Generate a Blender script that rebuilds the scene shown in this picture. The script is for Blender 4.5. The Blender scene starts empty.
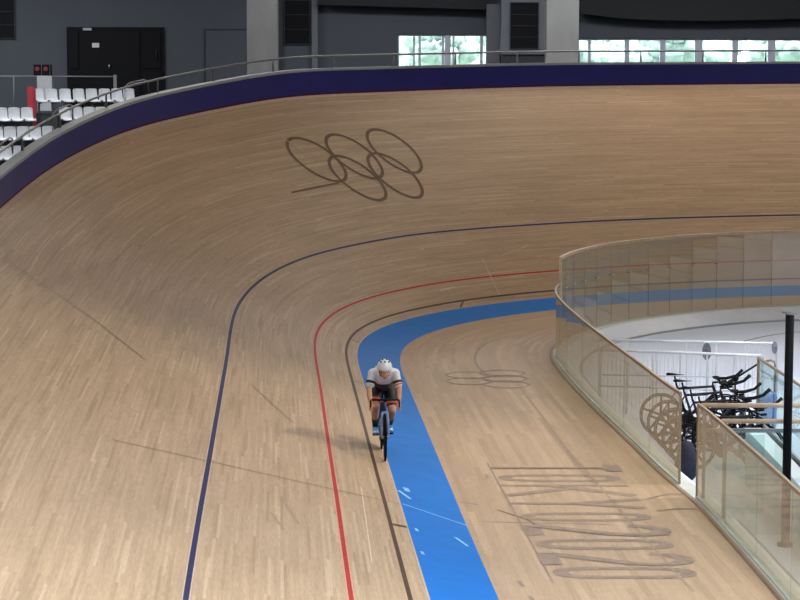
import bpy, bmesh, math, random
import numpy as np
from mathutils import Vector, Matrix
random.seed(7)
C = bpy.context.scene.collection
PI = math.pi

# ------------------------------------------------------------------ helpers
def link(o, parent=None):
    C.objects.link(o)
    if parent is not None: o.parent = parent
    return o
def obj(name, bm, mat, parent=None, smooth=False):
    me = bpy.data.meshes.new(name); bm.to_mesh(me); bm.free()
    for m in (mat if isinstance(mat, (list, tuple)) else [mat]): me.materials.append(m)
    if smooth:
        for p in me.polygons: p.use_smooth = True
    return link(bpy.data.objects.new(name, me), parent)
def thing(name, label, cat, loc=(0, 0, 0), rz=0, group=None):
    o = bpy.data.objects.new(name, None); C.objects.link(o)
    o.location = loc; o.rotation_euler = (0, 0, rz); o.empty_display_size = .2
    o['label'] = label; o['category'] = cat
    if group: o['group'] = group
    return o
def tag(o, label, cat, group=None):
    o['label'] = label; o['category'] = cat
    if group: o['group'] = group
    return o
def struct(name, bm, mat, label=None, cat=None, smooth=False):
    o = obj(name, bm, mat, None, smooth); o['kind'] = 'structure'
    if label: o['label'] = label
    if cat: o['category'] = cat
    return o
def dup(root, loc, rz=None, label=None, group=None):
    r = root.copy(); C.objects.link(r); r.location = loc
    if rz is not None: r.rotation_euler = (0, 0, rz)
    if label: r['label'] = label
    if group: r['group'] = group
    for ch in list(root.children):
        c = ch.copy(); C.objects.link(c); c.parent = r
        for g in list(ch.children):
            q = g.copy(); C.objects.link(q); q.parent = c
    return r
def box(bm, x0, x1, y0, y1, z0, z1, mi=0, M=None):
    vs = [bm.verts.new(v) for v in [(x0,y0,z0),(x1,y0,z0),(x1,y1,z0),(x0,y1,z0),(x0,y0,z1),(x1,y0,z1),(x1,y1,z1),(x0,y1,z1)]]
    if M is not None:
        for v in vs: v.co = M @ v.co
    for f in [(0,3,2,1),(4,5,6,7),(0,1,5,4),(1,2,6,5),(2,3,7,6),(3,0,4,7)]:
        bm.faces.new([vs[i] for i in f]).material_index = mi
    return bm
def B(*a, **k):
    return box(bmesh.new(), *a, **k)
def frame_of(d):
    d = Vector(d).normalized()
    up = Vector((0, 0, 1)) if abs(d.z) < .95 else Vector((0, 1, 0))
    s = d.cross(up).normalized(); return s, s.cross(d).normalized()
def tube(bm, pts, r, n=10, mi=0, cap=True, flat=1.0):
    """tube through points; r a number or a list; flat squashes the second axis"""
    pts = [Vector(p) for p in pts]; rs = r if isinstance(r, (list, tuple)) else [r]*len(pts)
    rings = []
    for i, p in enumerate(pts):
        d = (pts[min(i+1, len(pts)-1)] - pts[max(i-1, 0)])
        s, u = frame_of(d)
        rings.append([bm.verts.new(p + s*math.cos(2*PI*k/n)*rs[i] + u*math.sin(2*PI*k/n)*rs[i]*flat) for k in range(n)])
    for a, b in zip(rings[:-1], rings[1:]):
        for k in range(n):
            f = bm.faces.new([a[k], a[(k+1) % n], b[(k+1) % n], b[k]]); f.material_index = mi; f.smooth = True
    if cap:
        for rg in (rings[0][::-1], rings[-1]):
            f = bm.faces.new(rg); f.material_index = mi
    return bm
def ball(bm, c, r, M=None, n=14):
    g = bmesh.ops.create_uvsphere(bm, u_segments=n, v_segments=max(6, n*2//3), radius=1)
    r = r if isinstance(r, (list, tuple)) else (r, r, r)
    for v in g['verts']:
        q = Vector((v.co.x*r[0], v.co.y*r[1], v.co.z*r[2]))
        if M is not None: q = M @ q
        v.co = q + Vector(c)
def torus(bm, c, R, r, axis='y', n=40, m=8, mi=0):
    rings = []
    for i in range(n):
        a = 2*PI*i/n; ring = []
        for k in range(m):
            b = 2*PI*k/m; rr = R + r*math.cos(b); h = r*math.sin(b)
            p = {'y': (rr*math.cos(a), h, rr*math.sin(a)), 'z': (rr*math.cos(a), rr*math.sin(a), h), 'x': (h, rr*math.cos(a), rr*math.sin(a))}[axis]
            ring.append(bm.verts.new(Vector(c) + Vector(p)))
        rings.append(ring)
    for i in range(n):
        for k in range(m):
            f = bm.faces.new([rings[i][k], rings[(i+1) % n][k], rings[(i+1) % n][(k+1) % m], rings[i][(k+1) % m]])
            f.smooth = True; f.material_index = mi
    return bm
def disc(bm, c, r, h, axis='y', n=24, mi=0):
    a = {'y': Vector((0, 1, 0)), 'x': Vector((1, 0, 0)), 'z': Vector((0, 0, 1))}[axis]
    return tube(bm, [Vector(c) - a*h/2, Vector(c) + a*h/2], r, n, mi)
def fixn(bm):
    bmesh.ops.recalc_face_normals(bm, faces=bm.faces); return bm

# ------------------------------------------------------------------ materials
def newmat(name):
    m = bpy.data.materials.new(name); m.use_nodes = True
    nt = m.node_tree; b = nt.nodes['Principled BSDF']; return m, nt, b
def noisy(name, col, rough=.5, var=.12, scale=6, metal=0, spec=.5, stretch=(1, 1, 1)):
    m, nt, b = newmat(name); N = nt.nodes; L = nt.links
    tc = N.new('ShaderNodeTexCoord'); mp = N.new('ShaderNodeMapping'); mp.inputs['Scale'].default_value = stretch
    no = N.new('ShaderNodeTexNoise'); no.inputs['Scale'].default_value = scale; no.inputs['Detail'].default_value = 5
    rp = N.new('ShaderNodeValToRGB')
    rp.color_ramp.elements[0].position = .3; rp.color_ramp.elements[1].position = .7
    rp.color_ramp.elements[0].color = [c*(1-var) for c in col] + [1]
    rp.color_ramp.elements[1].color = [min(1, c*(1+var)) for c in col] + [1]
    L.new(tc.outputs['Object'], mp.inputs[0]); L.new(mp.outputs[0], no.inputs['Vector']); L.new(no.outputs['Fac'], rp.inputs[0]); L.new(rp.outputs[0], b.inputs['Base Color'])
    b.inputs['Roughness'].default_value = rough; b.inputs['Metallic'].default_value = metal
    b.inputs['Specular IOR Level'].default_value = spec
    return m
def srgb(r, g, b):
    f = lambda c: ((c/255+.055)/1.055)**2.4 if c/255 > .04045 else c/255/12.92
    return (f(r), f(g), f(b))

def wood(name, base, light, dark, plank=.034, length=1.5, stain=.10, rough=.55):
    """track boards: thin laths running along the track, from the UV map in metres"""
    m, nt, b = newmat(name); N = nt.nodes; L = nt.links
    def mth(op, *a):
        n = N.new('ShaderNodeMath'); n.operation = op
        for i, v in enumerate(a):
            if isinstance(v, (int, float)): n.inputs[i].default_value = v
            else: L.new(v, n.inputs[i])
        return n.outputs[0]
    uv = N.new('ShaderNodeUVMap'); uv.uv_map = 'UVMap'
    sp = N.new('ShaderNodeSeparateXYZ'); L.new(uv.outputs[0], sp.inputs[0])
    s, u = sp.outputs[0], sp.outputs[1]
    row = mth('FLOOR', mth('DIVIDE', u, plank))
    w1 = N.new('ShaderNodeTexWhiteNoise'); w1.noise_dimensions = '1D'; L.new(row, w1.inputs['W'])
    piece = mth('FLOOR', mth('ADD', mth('DIVIDE', s, length), mth('MULTIPLY', w1.outputs['Value'], 7.0)))
    cb = N.new('ShaderNodeCombineXYZ'); L.new(row, cb.inputs[0]); L.new(piece, cb.inputs[1])
    w2 = N.new('ShaderNodeTexWhiteNoise'); w2.noise_dimensions = '2D'; L.new(cb.outputs[0], w2.inputs['Vector'])
    rp = N.new('ShaderNodeValToRGB'); e = rp.color_ramp.elements
    e[0].position = 0; e[0].color = (*dark, 1)
    e[1].position = 1; e[1].color = (*light, 1)
    for p, c in ((.10, [x*.93 for x in base]), (.90, [x*1.05 for x in base])):
        q = e.new(p); q.color = (*c, 1)
    L.new(w2.outputs['Value'], rp.inputs[0])
    # broad wear, drawn out along the boards
    cb2 = N.new('ShaderNodeCombineXYZ'); L.new(mth('MULTIPLY', s, .35), cb2.inputs[0]); L.new(mth('MULTIPLY', u, 1.6), cb2.inputs[1])
    no = N.new('ShaderNodeTexNoise'); no.inputs['Scale'].default_value = 1.3; no.inputs['Detail'].default_value = 6; no.inputs['Roughness'].default_value = .62
    L.new(cb2.outputs[0], no.inputs['Vector'])
    cb3 = N.new('ShaderNodeCombineXYZ'); L.new(mth('MULTIPLY', s, .5), cb3.inputs[0]); L.new(mth('MULTIPLY', u, 14.), cb3.inputs[1])
    no3 = N.new('ShaderNodeTexNoise'); no3.inputs['Scale'].default_value = 1.6; no3.inputs['Detail'].default_value = 4
    L.new(cb3.outputs[0], no3.inputs['Vector'])
    cb4 = N.new('ShaderNodeCombineXYZ'); L.new(mth('MULTIPLY', s, 5.), cb4.inputs[0]); L.new(mth('MULTIPLY', u, 60.), cb4.inputs[1])
    no4 = N.new('ShaderNodeTexNoise'); no4.inputs['Scale'].default_value = 1.; no4.inputs['Detail'].default_value = 3
    L.new(cb4.outputs[0], no4.inputs['Vector'])
    f = mth('ADD', mth('MULTIPLY', mth('SUBTRACT', no.outputs['Fac'], .5), stain*4), 1.0)
    f = mth('ADD', f, mth('MULTIPLY', mth('SUBTRACT', no3.outputs['Fac'], .5), stain*3.2))
    f = mth('ADD', f, mth('MULTIPLY', mth('SUBTRACT', no4.outputs['Fac'], .5), stain*5.0))
    mx = N.new('ShaderNodeVectorMath'); mx.operation = 'SCALE'
    L.new(rp.outputs[0], mx.inputs[0]); L.new(f, mx.inputs['Scale'])
    L.new(mx.outputs[0], b.inputs['Base Color'])
    b.inputs['Roughness'].default_value = rough; b.inputs['Specular IOR Level'].default_value = .15
    return m

WB_, WL_, WD_ = (.462, .315, .196), (.545, .388, .254), (.385, .256, .152)
M_wood = wood('track_wood', WB_, WL_, WD_)
M_zone = wood('safety_zone_wood', WB_, (.525, .366, .236), (.415, .278, .168), plank=.09, length=2.6, stain=.08)
def paint(name, col, rough=.6, amt=.12): return noisy(name, col, rough, amt, 14, spec=.12)
M_black = paint('dark_brown_paint', srgb(82, 60, 46))
M_red = paint('red_paint', srgb(168, 54, 47))
M_pink = paint('pale_red_edge', srgb(214, 150, 128))
M_navyline = paint('navy_line_paint', srgb(50, 47, 82))
M_palewood = paint('pale_line_edge', srgb(196, 172, 150))
M_bluepaint = noisy('blue_apron_paint', srgb(8, 110, 194), .6, .06, 3, spec=.12)
M_bluescuff = paint('pale_blue_scuff', srgb(150, 200, 235))
M_mark = paint('brown_ghost_mark', (.17, .10, .058), .6)
M_mark2 = noisy('grey_ghost_mark', (.285, .195, .135), .6, .22, 9)
M_joint = paint('worn_joint', (.40, .275, .18), .6)
M_mark3 = paint('grey_dark_scuff', (.21, .15, .10), .6)
M_light = paint('pale_scuff', (.66, .52, .38), .6)
M_wallnavy = noisy('navy_wall_panel', (.010, .012, .175), .5, .10, 1.2)
M_maroon = paint('maroon_strip', srgb(92, 30, 50))
M_coping = noisy('grey_coping', srgb(160, 166, 172), .5, .08, 4)
M_steel = noisy('brushed_steel', srgb(150, 155, 158), .35, .08, 12, metal=.6)
M_railgrey = noisy('grey_painted_rail', srgb(120, 124, 126), .4, .06, 12)
M_concrete = noisy('concrete', (.155, .152, .145), .8, .14, 1.6, stretch=(1, 1, .35))
M_backwall = noisy('slate_wall_paint', (.062, .070, .084), .8, .06, .6)
M_backwall2 = noisy('grey_metal_bay', (.12, .125, .145), .6, .06, 1)
M_recess = noisy('dark_recess', (.024, .026, .031), .8, .08, 1)
M_dark = noisy('black_panel', (.003, .003, .004), .6, .2, 3, spec=.15)
M_valance = noisy('black_valance', (.0035, .0035, .0045), .7, .15, 2)
M_darkfloor = noisy('dark_stand_floor', (.022, .024, .032), .85, .2, 1.4)
M_ceiling = noisy('ceiling_grey', (.16, .16, .16), .9, .05, .4)
M_hall = noisy('hall_wall_grey', (.12, .125, .135), .9, .05, .4)
M_infield = noisy('white_infield_floor', (.64, .70, .86), .45, .035, .5)
M_white = noisy('white_paint', (.80, .83, .88), .4, .03, 4)
M_seat = noisy('white_seat_plastic', (.52, .54, .56), .4, .04, 8)
M_seatleg = noisy('seat_bracket', (.10, .10, .11), .5, .1, 8)
M_tan = noisy('tan_rail', (.36, .26, .165), .5, .12, 8)
M_rail2 = noisy('light_wood_rail', (.58, .42, .27), .45, .1, 8)
M_edge = noisy('brown_floor_edge', (.22, .14, .085), .6, .15, 8)
M_kerb = noisy('pale_kerb', (.62, .65, .60), .6, .08, 5)
M_reddisc = noisy('dark_red_disc', (.16, .008, .012), .6, .1, 5)
M_redplast = noisy('red_panel', (.34, .03, .04), .5, .1, 5)
M_boxgrey = noisy('light_grey_box', (.36, .37, .37), .5, .08, 5)
M_greengrass = noisy('grass', (.40, .50, .38), .9, .2, 2)
M_oval = noisy('mid_grey_plate', (.26, .28, .31), .5, .1, 9)
M_leaf = noisy('pale_green_leaves', (.47, .55, .49), .9, .2, 1.8)
M_bark = noisy('bark', (.16, .12, .09), .9, .2, 5)
M_bikeblack = noisy('bike_black', (.005, .005, .006), .6, .2, 12, spec=.15)
M_tyre = noisy('tyre_rubber', (.006, .006, .007), .8, .2, 20, spec=.1)
M_bikesilver = noisy('frame_dark_paint', (.03, .026, .034), .45, .1, 12, spec=.2)
M_winframe = noisy('window_frame', (.45, .46, .52), .5, .06, 3)
M_blueplast = noisy('blue_plastic', (.13, .24, .62), .4, .06, 7)
M_pole = noisy('black_pole_paint', (.003, .003, .004), .6, .2, 6, spec=.12)
M_skin = noisy('skin', (.56, .27, .155), .5, .08, 12)
M_skinarm = M_skin
M_jersey = noisy('white_jersey', (.72, .72, .74), .7, .05, 16)
M_lycra = noisy('black_lycra', (.012, .012, .016), .6, .2, 14)
M_redlycra = noisy('coral_cuff', (.60, .10, .07), .6, .1, 14)
M_helmet = noisy('white_helmet', (.78, .80, .82), .3, .03, 14)
M_shoe = noisy('light_blue_shoe', (.05, .33, .80), .4, .2, 30)
M_shoewhite = noisy('white_shoe_trim', (.7, .75, .8), .4, .05, 30)
M_visor = noisy('dark_glasses', (.06, .03, .03), .15, .1, 14)
M_hair = noisy('brown_hair', (.05, .03, .02), .8, .2, 30)
M_rim = noisy('pale_blue_rim', (.30, .42, .62), .35, .08, 20)
M_bikenavy = noisy('navy_bike_frame', (.012, .02, .075), .3, .15, 20)

def glass(name, tint=(.93, .95, .92), ior=1.5, rough=0.0, dust=0):
    m, nt, b = newmat(name); N = nt.nodes; L = nt.links; N.remove(b)
    out = [n for n in N if n.type == 'OUTPUT_MATERIAL'][0]
    tr = N.new('ShaderNodeBsdfTransparent'); gl = N.new('ShaderNodeBsdfGlossy'); gl.inputs['Roughness'].default_value = rough
    fr0 = N.new('ShaderNodeFresnel'); fr0.inputs['IOR'].default_value = ior
    ge = N.new('ShaderNodeNewGeometry'); inv = N.new('ShaderNodeMath'); inv.operation = 'SUBTRACT'; inv.inputs[0].default_value = 1; L.new(ge.outputs['Backfacing'], inv.inputs[1])
    fr = N.new('ShaderNodeMath'); fr.operation = 'MULTIPLY'; L.new(fr0.outputs[0], fr.inputs[0]); L.new(inv.outputs[0], fr.inputs[1])
    f1 = fr; a1 = N.new('ShaderNodeMath'); a1.operation = 'ADD'; a1.inputs[1].default_value = 1; L.new(f1.outputs[0], a1.inputs[0])
    d1 = N.new('ShaderNodeMath'); d1.operation = 'DIVIDE'; L.new(f1.outputs[0], d1.inputs[0]); L.new(a1.outputs[0], d1.inputs[1])
    fr = N.new('ShaderNodeMath'); fr.operation = 'MULTIPLY'; fr.inputs[1].default_value = 2; L.new(d1.outputs[0], fr.inputs[0])
    no = N.new('ShaderNodeTexNoise'); no.inputs['Scale'].default_value = 3
    rp = N.new('ShaderNodeValToRGB'); rp.color_ramp.elements[0].color = [c*.97 for c in tint] + [1]; rp.color_ramp.elements[1].color = list(tint) + [1]
    L.new(no.outputs['Fac'], rp.inputs[0]); L.new(rp.outputs[0], tr.inputs['Color'])
    gl.inputs['Color'].default_value = (.95, .95, .92, 1)
    mx = N.new('ShaderNodeMixShader'); L.new(fr.outputs[0], mx.inputs[0]); L.new(tr.outputs[0], mx.inputs[1]); L.new(gl.outputs[0], mx.inputs[2])
    if dust > 0:
        df = N.new('ShaderNodeBsdfDiffuse'); df.inputs['Color'].default_value = (.50, .47, .37, 1)
        m2 = N.new('ShaderNodeMixShader'); du = N.new('ShaderNodeMath'); du.operation = 'MULTIPLY'; du.inputs[1].default_value = dust; L.new(inv.outputs[0], du.inputs[0])
        L.new(du.outputs[0], m2.inputs[0]); L.new(mx.outputs[0], m2.inputs[1]); L.new(df.outputs[0], m2.inputs[2]); mx = m2
    L.new(mx.outputs[0], out.inputs['Surface'])
    return m
M_glass = glass('fence_glass', (.93, .93, .86), 1.9, dust=.25)
M_winglass = glass('window_glass', (.93, .97, .97), 1.45)
M_bluepane = glass('stair_glass', (.86, .95, .94), 1.5)
def emis(name, col, st):
    m, nt, b = newmat(name); b.inputs['Emission Color'].default_value = (*col, 1); b.inputs['Emission Strength'].default_value = st; b.inputs['Base Color'].default_value = (*col, 1); return m
M_lamp = emis('lamp_diffuser', (1, .97, .92), 3)
M_sign = noisy('white_sign', (.6, .6, .6), .5, .05, 4)

# ------------------------------------------------------------------ camera
F, PITCH, ROLL, H = 2251.54401, .10493, .00237, 5.54037
cam = bpy.data.cameras.new('camera'); cam.sensor_width = 36; cam.lens = F*36/800; cam.clip_end = 400; cam.clip_start = .5
co = link(bpy.data.objects.new('camera', cam))
co.location = (0, 0, H)
cp, sp_ = math.cos(PITCH), math.sin(PITCH)
fwd = Vector((0, cp, -sp_)); upv = Vector((0, sp_, cp)); rt = Vector((1, 0, 0))
cr, sr = math.cos(ROLL), math.sin(ROLL)
r2 = rt*cr + upv*sr
u2 = -rt*sr + upv*cr
co.rotation_euler = Matrix((r2, u2, -fwd)).transposed().to_euler()
bpy.context.scene.camera = co

# ------------------------------------------------------------------ the track's plan and sections
KS = [-20,0,5,10,14,18,21,24,27,30,33,37,42,50,70,110]
KV = [0,0,0.00009,0.00002,0,0,0.03509,0.07975,0.08846,0.08343,0.06942,0.05672,0.05051,0.04926,0.04948,0.0495]
BS = [-20,0,5,10,14,18,22,26,30,36,45,70,110]
BV = [0.06,0.0981,0.22341,0.27077,0.31666,0.31656,0.40569,0.57927,0.68376,0.71874,0.74093,0.76295,.763]
QS = [-20,0,5,10,15,20,25,30,35,42,70,110]
QV = {'bl':[0.04403,0.04403,0.01957,0.00096,-0.00761,-0.00546,-0.00918,-0.01628,-0.01703,-0.0123,-0.00562,-.005],
 'rd':[-.02,-0.0205,-0.0097,-0.00244,0,0.001,0.00226,0.00119,0.00012,0.00131,0.00184,0],
 'bk':[-.009,-0.00905,-0.00517,0,0.00318,0.00421,0.00143,-0.00101,-0.00028,0.00055,0.00089,0],
 'bi':[-.018,-0.01855,-0.02314,-0.00388,0.01292,0.01806,0.01541,0.0079,-0.00155,-0.00745,-0.00978,-.01],
 'tp':[0.007,0.00743,-0.01095,-0.03201,-0.05368,-0.0604,-0.01447,0.08008,0.07993,0.05481,0.02153,.02],
 'wh':[0,0.00077,0,-0.00093,-0.00248,-0.00448,-0.00587,0.02027,0.00529,-0.01197,-0.02152,-.02]}
W_, BW, BSL, WHT = 7.40681, .82062, .21038, .59365
OB, OR_, OBL = .22221, .85774, 2.46613
DS = .1
Sg = np.arange(-14, 78.0001, DS)
def sm(v, w=1.2):
    k = int(w/DS)//2*2+1; ker = np.hanning(k+2)[1:-1]; ker /= ker.sum()
    return np.convolve(np.pad(v, k//2, mode='edge'), ker, mode='valid')
kk = np.interp(Sg, KS, KV)
i0 = int(round(14/DS))
ang = np.concatenate([[0], np.cumsum((kk[1:]+kk[:-1])/2*DS)]); ang = 1.63053 - (ang - ang[i0])
tx, ty = np.cos(ang), np.sin(ang)
X = np.concatenate([[0], np.cumsum((tx[1:]+tx[:-1])/2*DS)]); X = X - X[i0] + .37684
Y = np.concatenate([[0], np.cumsum((ty[1:]+ty[:-1])/2*DS)]); Y = Y - Y[i0] + 22.01386
NX, NY = -ty, tx
BET = sm(np.interp(Sg, BS, BV), 3.0)
Q = {k: sm(np.interp(Sg, QS, v), 3.0) for k, v in QV.items()}
def at(s):
    g = lambda a: float(np.interp(s, Sg, a))
    return g(X), g(Y), g(NX), g(NY), g(BET)
def surf(s, u, lift=0.0):
    x, y, nx, ny, b = at(s)
    if u >= 0: h, z, tn = u*math.cos(b), u*math.sin(b), b
    else: h, z, tn = u*math.cos(BSL), u*math.sin(BSL), BSL
    return Vector((x+nx*(h-lift*math.sin(tn)), y+ny*(h-lift*math.sin(tn)), z+lift*math.cos(tn)))
def q(k, s): return float(np.interp(s, Sg, Q[k]))
ZF = -BW*math.sin(BSL)
SS = [s for s in np.arange(-13.5, 77.6, .25)]

def strip_mesh(cols, mats, mi_of, name, uvoff=0):
    """cols: functions s -> (Vector, u); makes a longitudinal mesh with metre UVs"""
    bm = bmesh.new(); uvl = bm.loops.layers.uv.new('UVMap'); grid = []
    for s in SS:
        row = []
        for c in cols:
            p, u = c(s); row.append((bm.verts.new(p), u))
        grid.append(row)
    for i in range(len(SS)-1):
        for j in range(len(cols)-1):
            a, b, c_, d = grid[i][j], grid[i+1][j], grid[i+1][j+1], grid[i][j+1]
            f = bm.faces.new([a[0], b[0], c_[0], d[0]]); f.material_index = mi_of[j]; f.smooth = True
            for lp, (ss, uu) in zip(f.loops, ((SS[i], a[1]), (SS[i+1], b[1]), (SS[i+1], c_[1]), (SS[i], d[1]))):
                lp[uvl].uv = (ss+uvoff, uu)
    return bm
def uc(fn):
    return lambda s: (surf(s, fn(s)), fn(s))
bk = lambda s: OB+q('bk', s); rd = lambda s: OR_+q('rd', s); bl = lambda s: OBL+q('bl', s); tp = lambda s: W_+q('tp', s)
cols = [uc(lambda s: 0.0), uc(lambda s: .018), uc(lambda s: bk(s)-.026), uc(lambda s: bk(s)+.026),
        uc(lambda s: rd(s)-.038), uc(lambda s: rd(s)-.025), uc(lambda s: rd(s)+.025), uc(lambda s: rd(s)+.038),
        uc(lambda s: bl(s)-.042), uc(lambda s: bl(s)-.03), uc(lambda s: bl(s)+.03), uc(lambda s: bl(s)+.042),
        uc(lambda s: 3.6), uc(lambda s: 4.8), uc(lambda s: 6.0), uc(lambda s: tp(s)-.09), uc(lambda s: tp(s)+.01)]
mi = [3, 0, 1, 0, 3, 2, 3, 0, 5, 4, 5, 0, 0, 0, 0, 3]
bm = strip_mesh(cols, None, mi, 'track')
track = struct('banked_track', bm, [M_wood, M_black, M_red, M_pink, M_navyline, M_palewood],
               'banked wooden cycling track with red, navy and dark painted lines', 'track')
track.data.materials[3] = M_palewood
# pale-red edges belong to the red line only
track.data.materials.append(M_pink)
for p in track.data.polygons:
    j = p.index % (len(cols)-1)
    if j in (4, 6): p.material_index = 6
bm = strip_mesh([uc(lambda s: -BW-q('bi', s)+.0), uc(lambda s: -.4), uc(lambda s: 0.0)], None, [0, 0], 'apron')
apron = struct('blue_apron', bm, [M_bluepaint], 'blue painted apron band along the foot of the banking', 'apron')

# ------------------------------------------------------------------ safety zone floor
EDGE = [(4.62, 8), (4.42, 14), (4.22, 20), (4.14, 23.65), (3.95, 28.46), (3.9, 29.26), (3.77, 30.4), (3.68, 31.38), (3.57, 33.04), (3.44, 34.77), (3.16, 38.6), (2.99, 42.14), (2.99, 43.96), (3.2, 45.6), (3.66, 47.3), (4.37, 48.9), (5.02, 49.88), (5.66, 50.68), (6.96, 51.95), (8.25, 52.73), (9.51, 53.2), (11.5, 53.6), (14, 53.85), (17, 53.7), (20, 53.0), (23, 51.6), (26, 49), (28.5, 45), (30, 40), (30.6, 30)]
def dens(P, step=.25, it=2):
    P = [Vector(p) for p in P]
    for _ in range(it):      # corner-rounding that keeps the ends
        o = [P[0]]
        for a, b in zip(P[:-1], P[1:]): o += [a*.75+b*.25, a*.25+b*.75]
        P = o + [P[-1]]
    L = [0]
    for a, b in zip(P[:-1], P[1:]): L.append(L[-1]+(b-a).length)
    n = int(L[-1]/step); out = []
    xs = np.array([p[0] for p in P]); ys = np.array([p[1] for p in P]); L = np.array(L)
    t = np.linspace(0, L[-1], n+1)
    return np.stack([np.interp(t, L, xs), np.interp(t, L, ys)], 1), t
EP, ET = dens(EDGE)
def hit(px, py, dx, dy):
    best = None
    for a, b in zip(EP[:-1], EP[1:]):
        ex, ey = b-a; den = dx*ey-dy*ex
        if abs(den) < 1e-9: continue
        t = ((a[0]-px)*ey-(a[1]-py)*ex)/den; v = ((a[0]-px)*dy-(a[1]-py)*dx)/den
        if t > 0 and -1e-6 <= v <= 1+1e-6 and (best is None or t < best[0]): best = (t, a[0]+ex*v, a[1]+ey*v)
    return best
bm = bmesh.new(); uvl = bm.loops.layers.uv.new('UVMap'); prev = None
for s in np.arange(-13.5, 62, .25):
    x, y, nx, ny, b = at(s); w = -BW-q('bi', s); x0, y0 = x+nx*w*math.cos(BSL), y+ny*w*math.cos(BSL)
    z0 = w*math.sin(BSL)
    h = hit(x0, y0, -nx, -ny)
    if h is None: continue
    row = []
    for k in range(5):
        f_ = k/4; row.append((bm.verts.new((x0+(h[1]-x0)*f_, y0+(h[2]-y0)*f_, z0+(ZF-z0)*min(1, f_*4))), s, -BW-h[0]*f_))
    if prev:
        for k in range(4):
            a, b_, c_, d = prev[k], prev[k+1], row[k+1], row[k]
            f = bm.faces.new([a[0], b_[0], c_[0], d[0]]); f.smooth = True
            for lp, v in zip(f.loops, (a, b_, c_, d)): lp[uvl].uv = (v[1], v[2])
    prev = row
bmesh.ops.recalc_face_normals(bm, faces=bm.faces)
if sum(f.normal.z for f in bm.faces) < 0: bmesh.ops.reverse_faces(bm, faces=bm.faces)
floor = struct('floor', bm, [M_zone], 'flat wooden safety zone inside the blue band', 'floor')

def normals(P):
    d = np.gradient(P, axis=0); d /= np.linalg.norm(d, axis=1)[:, None]
    return np.stack([d[:, 1], -d[:, 0]], 1)       # to the right of travel = towards the infield
EN = normals(EP)
def ribbon(prof, P=EP, N_=EN, closed=False, mis=None):
    """sweep a profile of (offset towards infield, z) along the floor edge"""
    bm = bmesh.new(); rows = []
    for p, n in zip(P, N_): rows.append([bm.verts.new((p[0]+n[0]*o, p[1]+n[1]*o, z)) for o, z in prof])
    m = len(prof)
    for a, b in zip(rows[:-1], rows[1:]):
        for k in range(m if closed else m-1):
            f = bm.faces.new([a[k], a[(k+1) % m], b[(k+1) % m], b[k]]); f.smooth = False
            if mis: f.material_index = mis[k]
    if closed:
        bm.faces.new(rows[0][::-1]); bm.faces.new(rows[-1])
    return fixn(bm)
ZI = -.46
o = struct('trim_floor_edge', ribbon([(-.075, ZF+.001), (-.075, ZF+.008), (-.037, ZF+.008), (-.037, ZF-.03)]), M_edge, 'thin brown trim along the inner edge of the wooden floor', 'trim')
o = struct('inner_kerb', ribbon([(.0, ZF-.02), (.0, ZF+.004), (.22, ZF+.004), (.22, ZI+.0), (0, ZI+.0)], closed=True), M_kerb, 'pale kerb between the wooden floor and the infield', 'kerb')
o = struct('white_fascia', ribbon([(.22, ZI), (.22, ZF+.0), (.27, ZF+.0), (.52, ZI+.035), (.52, ZI)], closed=True), M_white, 'white upstand band around the infield', 'trim')  # face sloped to catch more overhead light
bm = bmesh.new(); vs = [bm.verts.new((p[0]+n[0]*.1, p[1]+n[1]*.1, ZI)) for p, n in zip(EP, EN)]
f = bm.faces.new(vs); bmesh.ops.triangulate(bm, faces=[f]); bmesh.ops.recalc_face_normals(bm, faces=bm.faces)
if sum(f.normal.z for f in bm.faces) < 0: bmesh.ops.reverse_faces(bm, faces=bm.faces)
struct('floor_infield', bm, M_infield, 'white infield floor behind the glass fence', 'floor')
struct('trim_infield_groove', ribbon([(.52, ZI+.001), (.52, ZI+.004), (.58, ZI+.004), (.58, ZI+.001)], closed=True), M_railgrey, 'thin grey line at the foot of the white upstand', 'trim')
# thin dark drainage curve in the white floor
tr = [(7.3, 48.3), (7.6, 48.75), (8.0, 49.4), (8.6, 50.1), (9.4, 50.55), (10.6, 50.9), (12, 51)]
P2, _ = dens([Vector(p) for p in tr]); N2 = normals(P2)
struct('trim_floor_groove', ribbon([(-.03, ZI+.001), (-.03, ZI+.004), (.03, ZI+.004), (.03, ZI+.001)], P2, N2, True), M_railgrey, 'thin curved grey line set in the white infield floor', 'trim')

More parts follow.
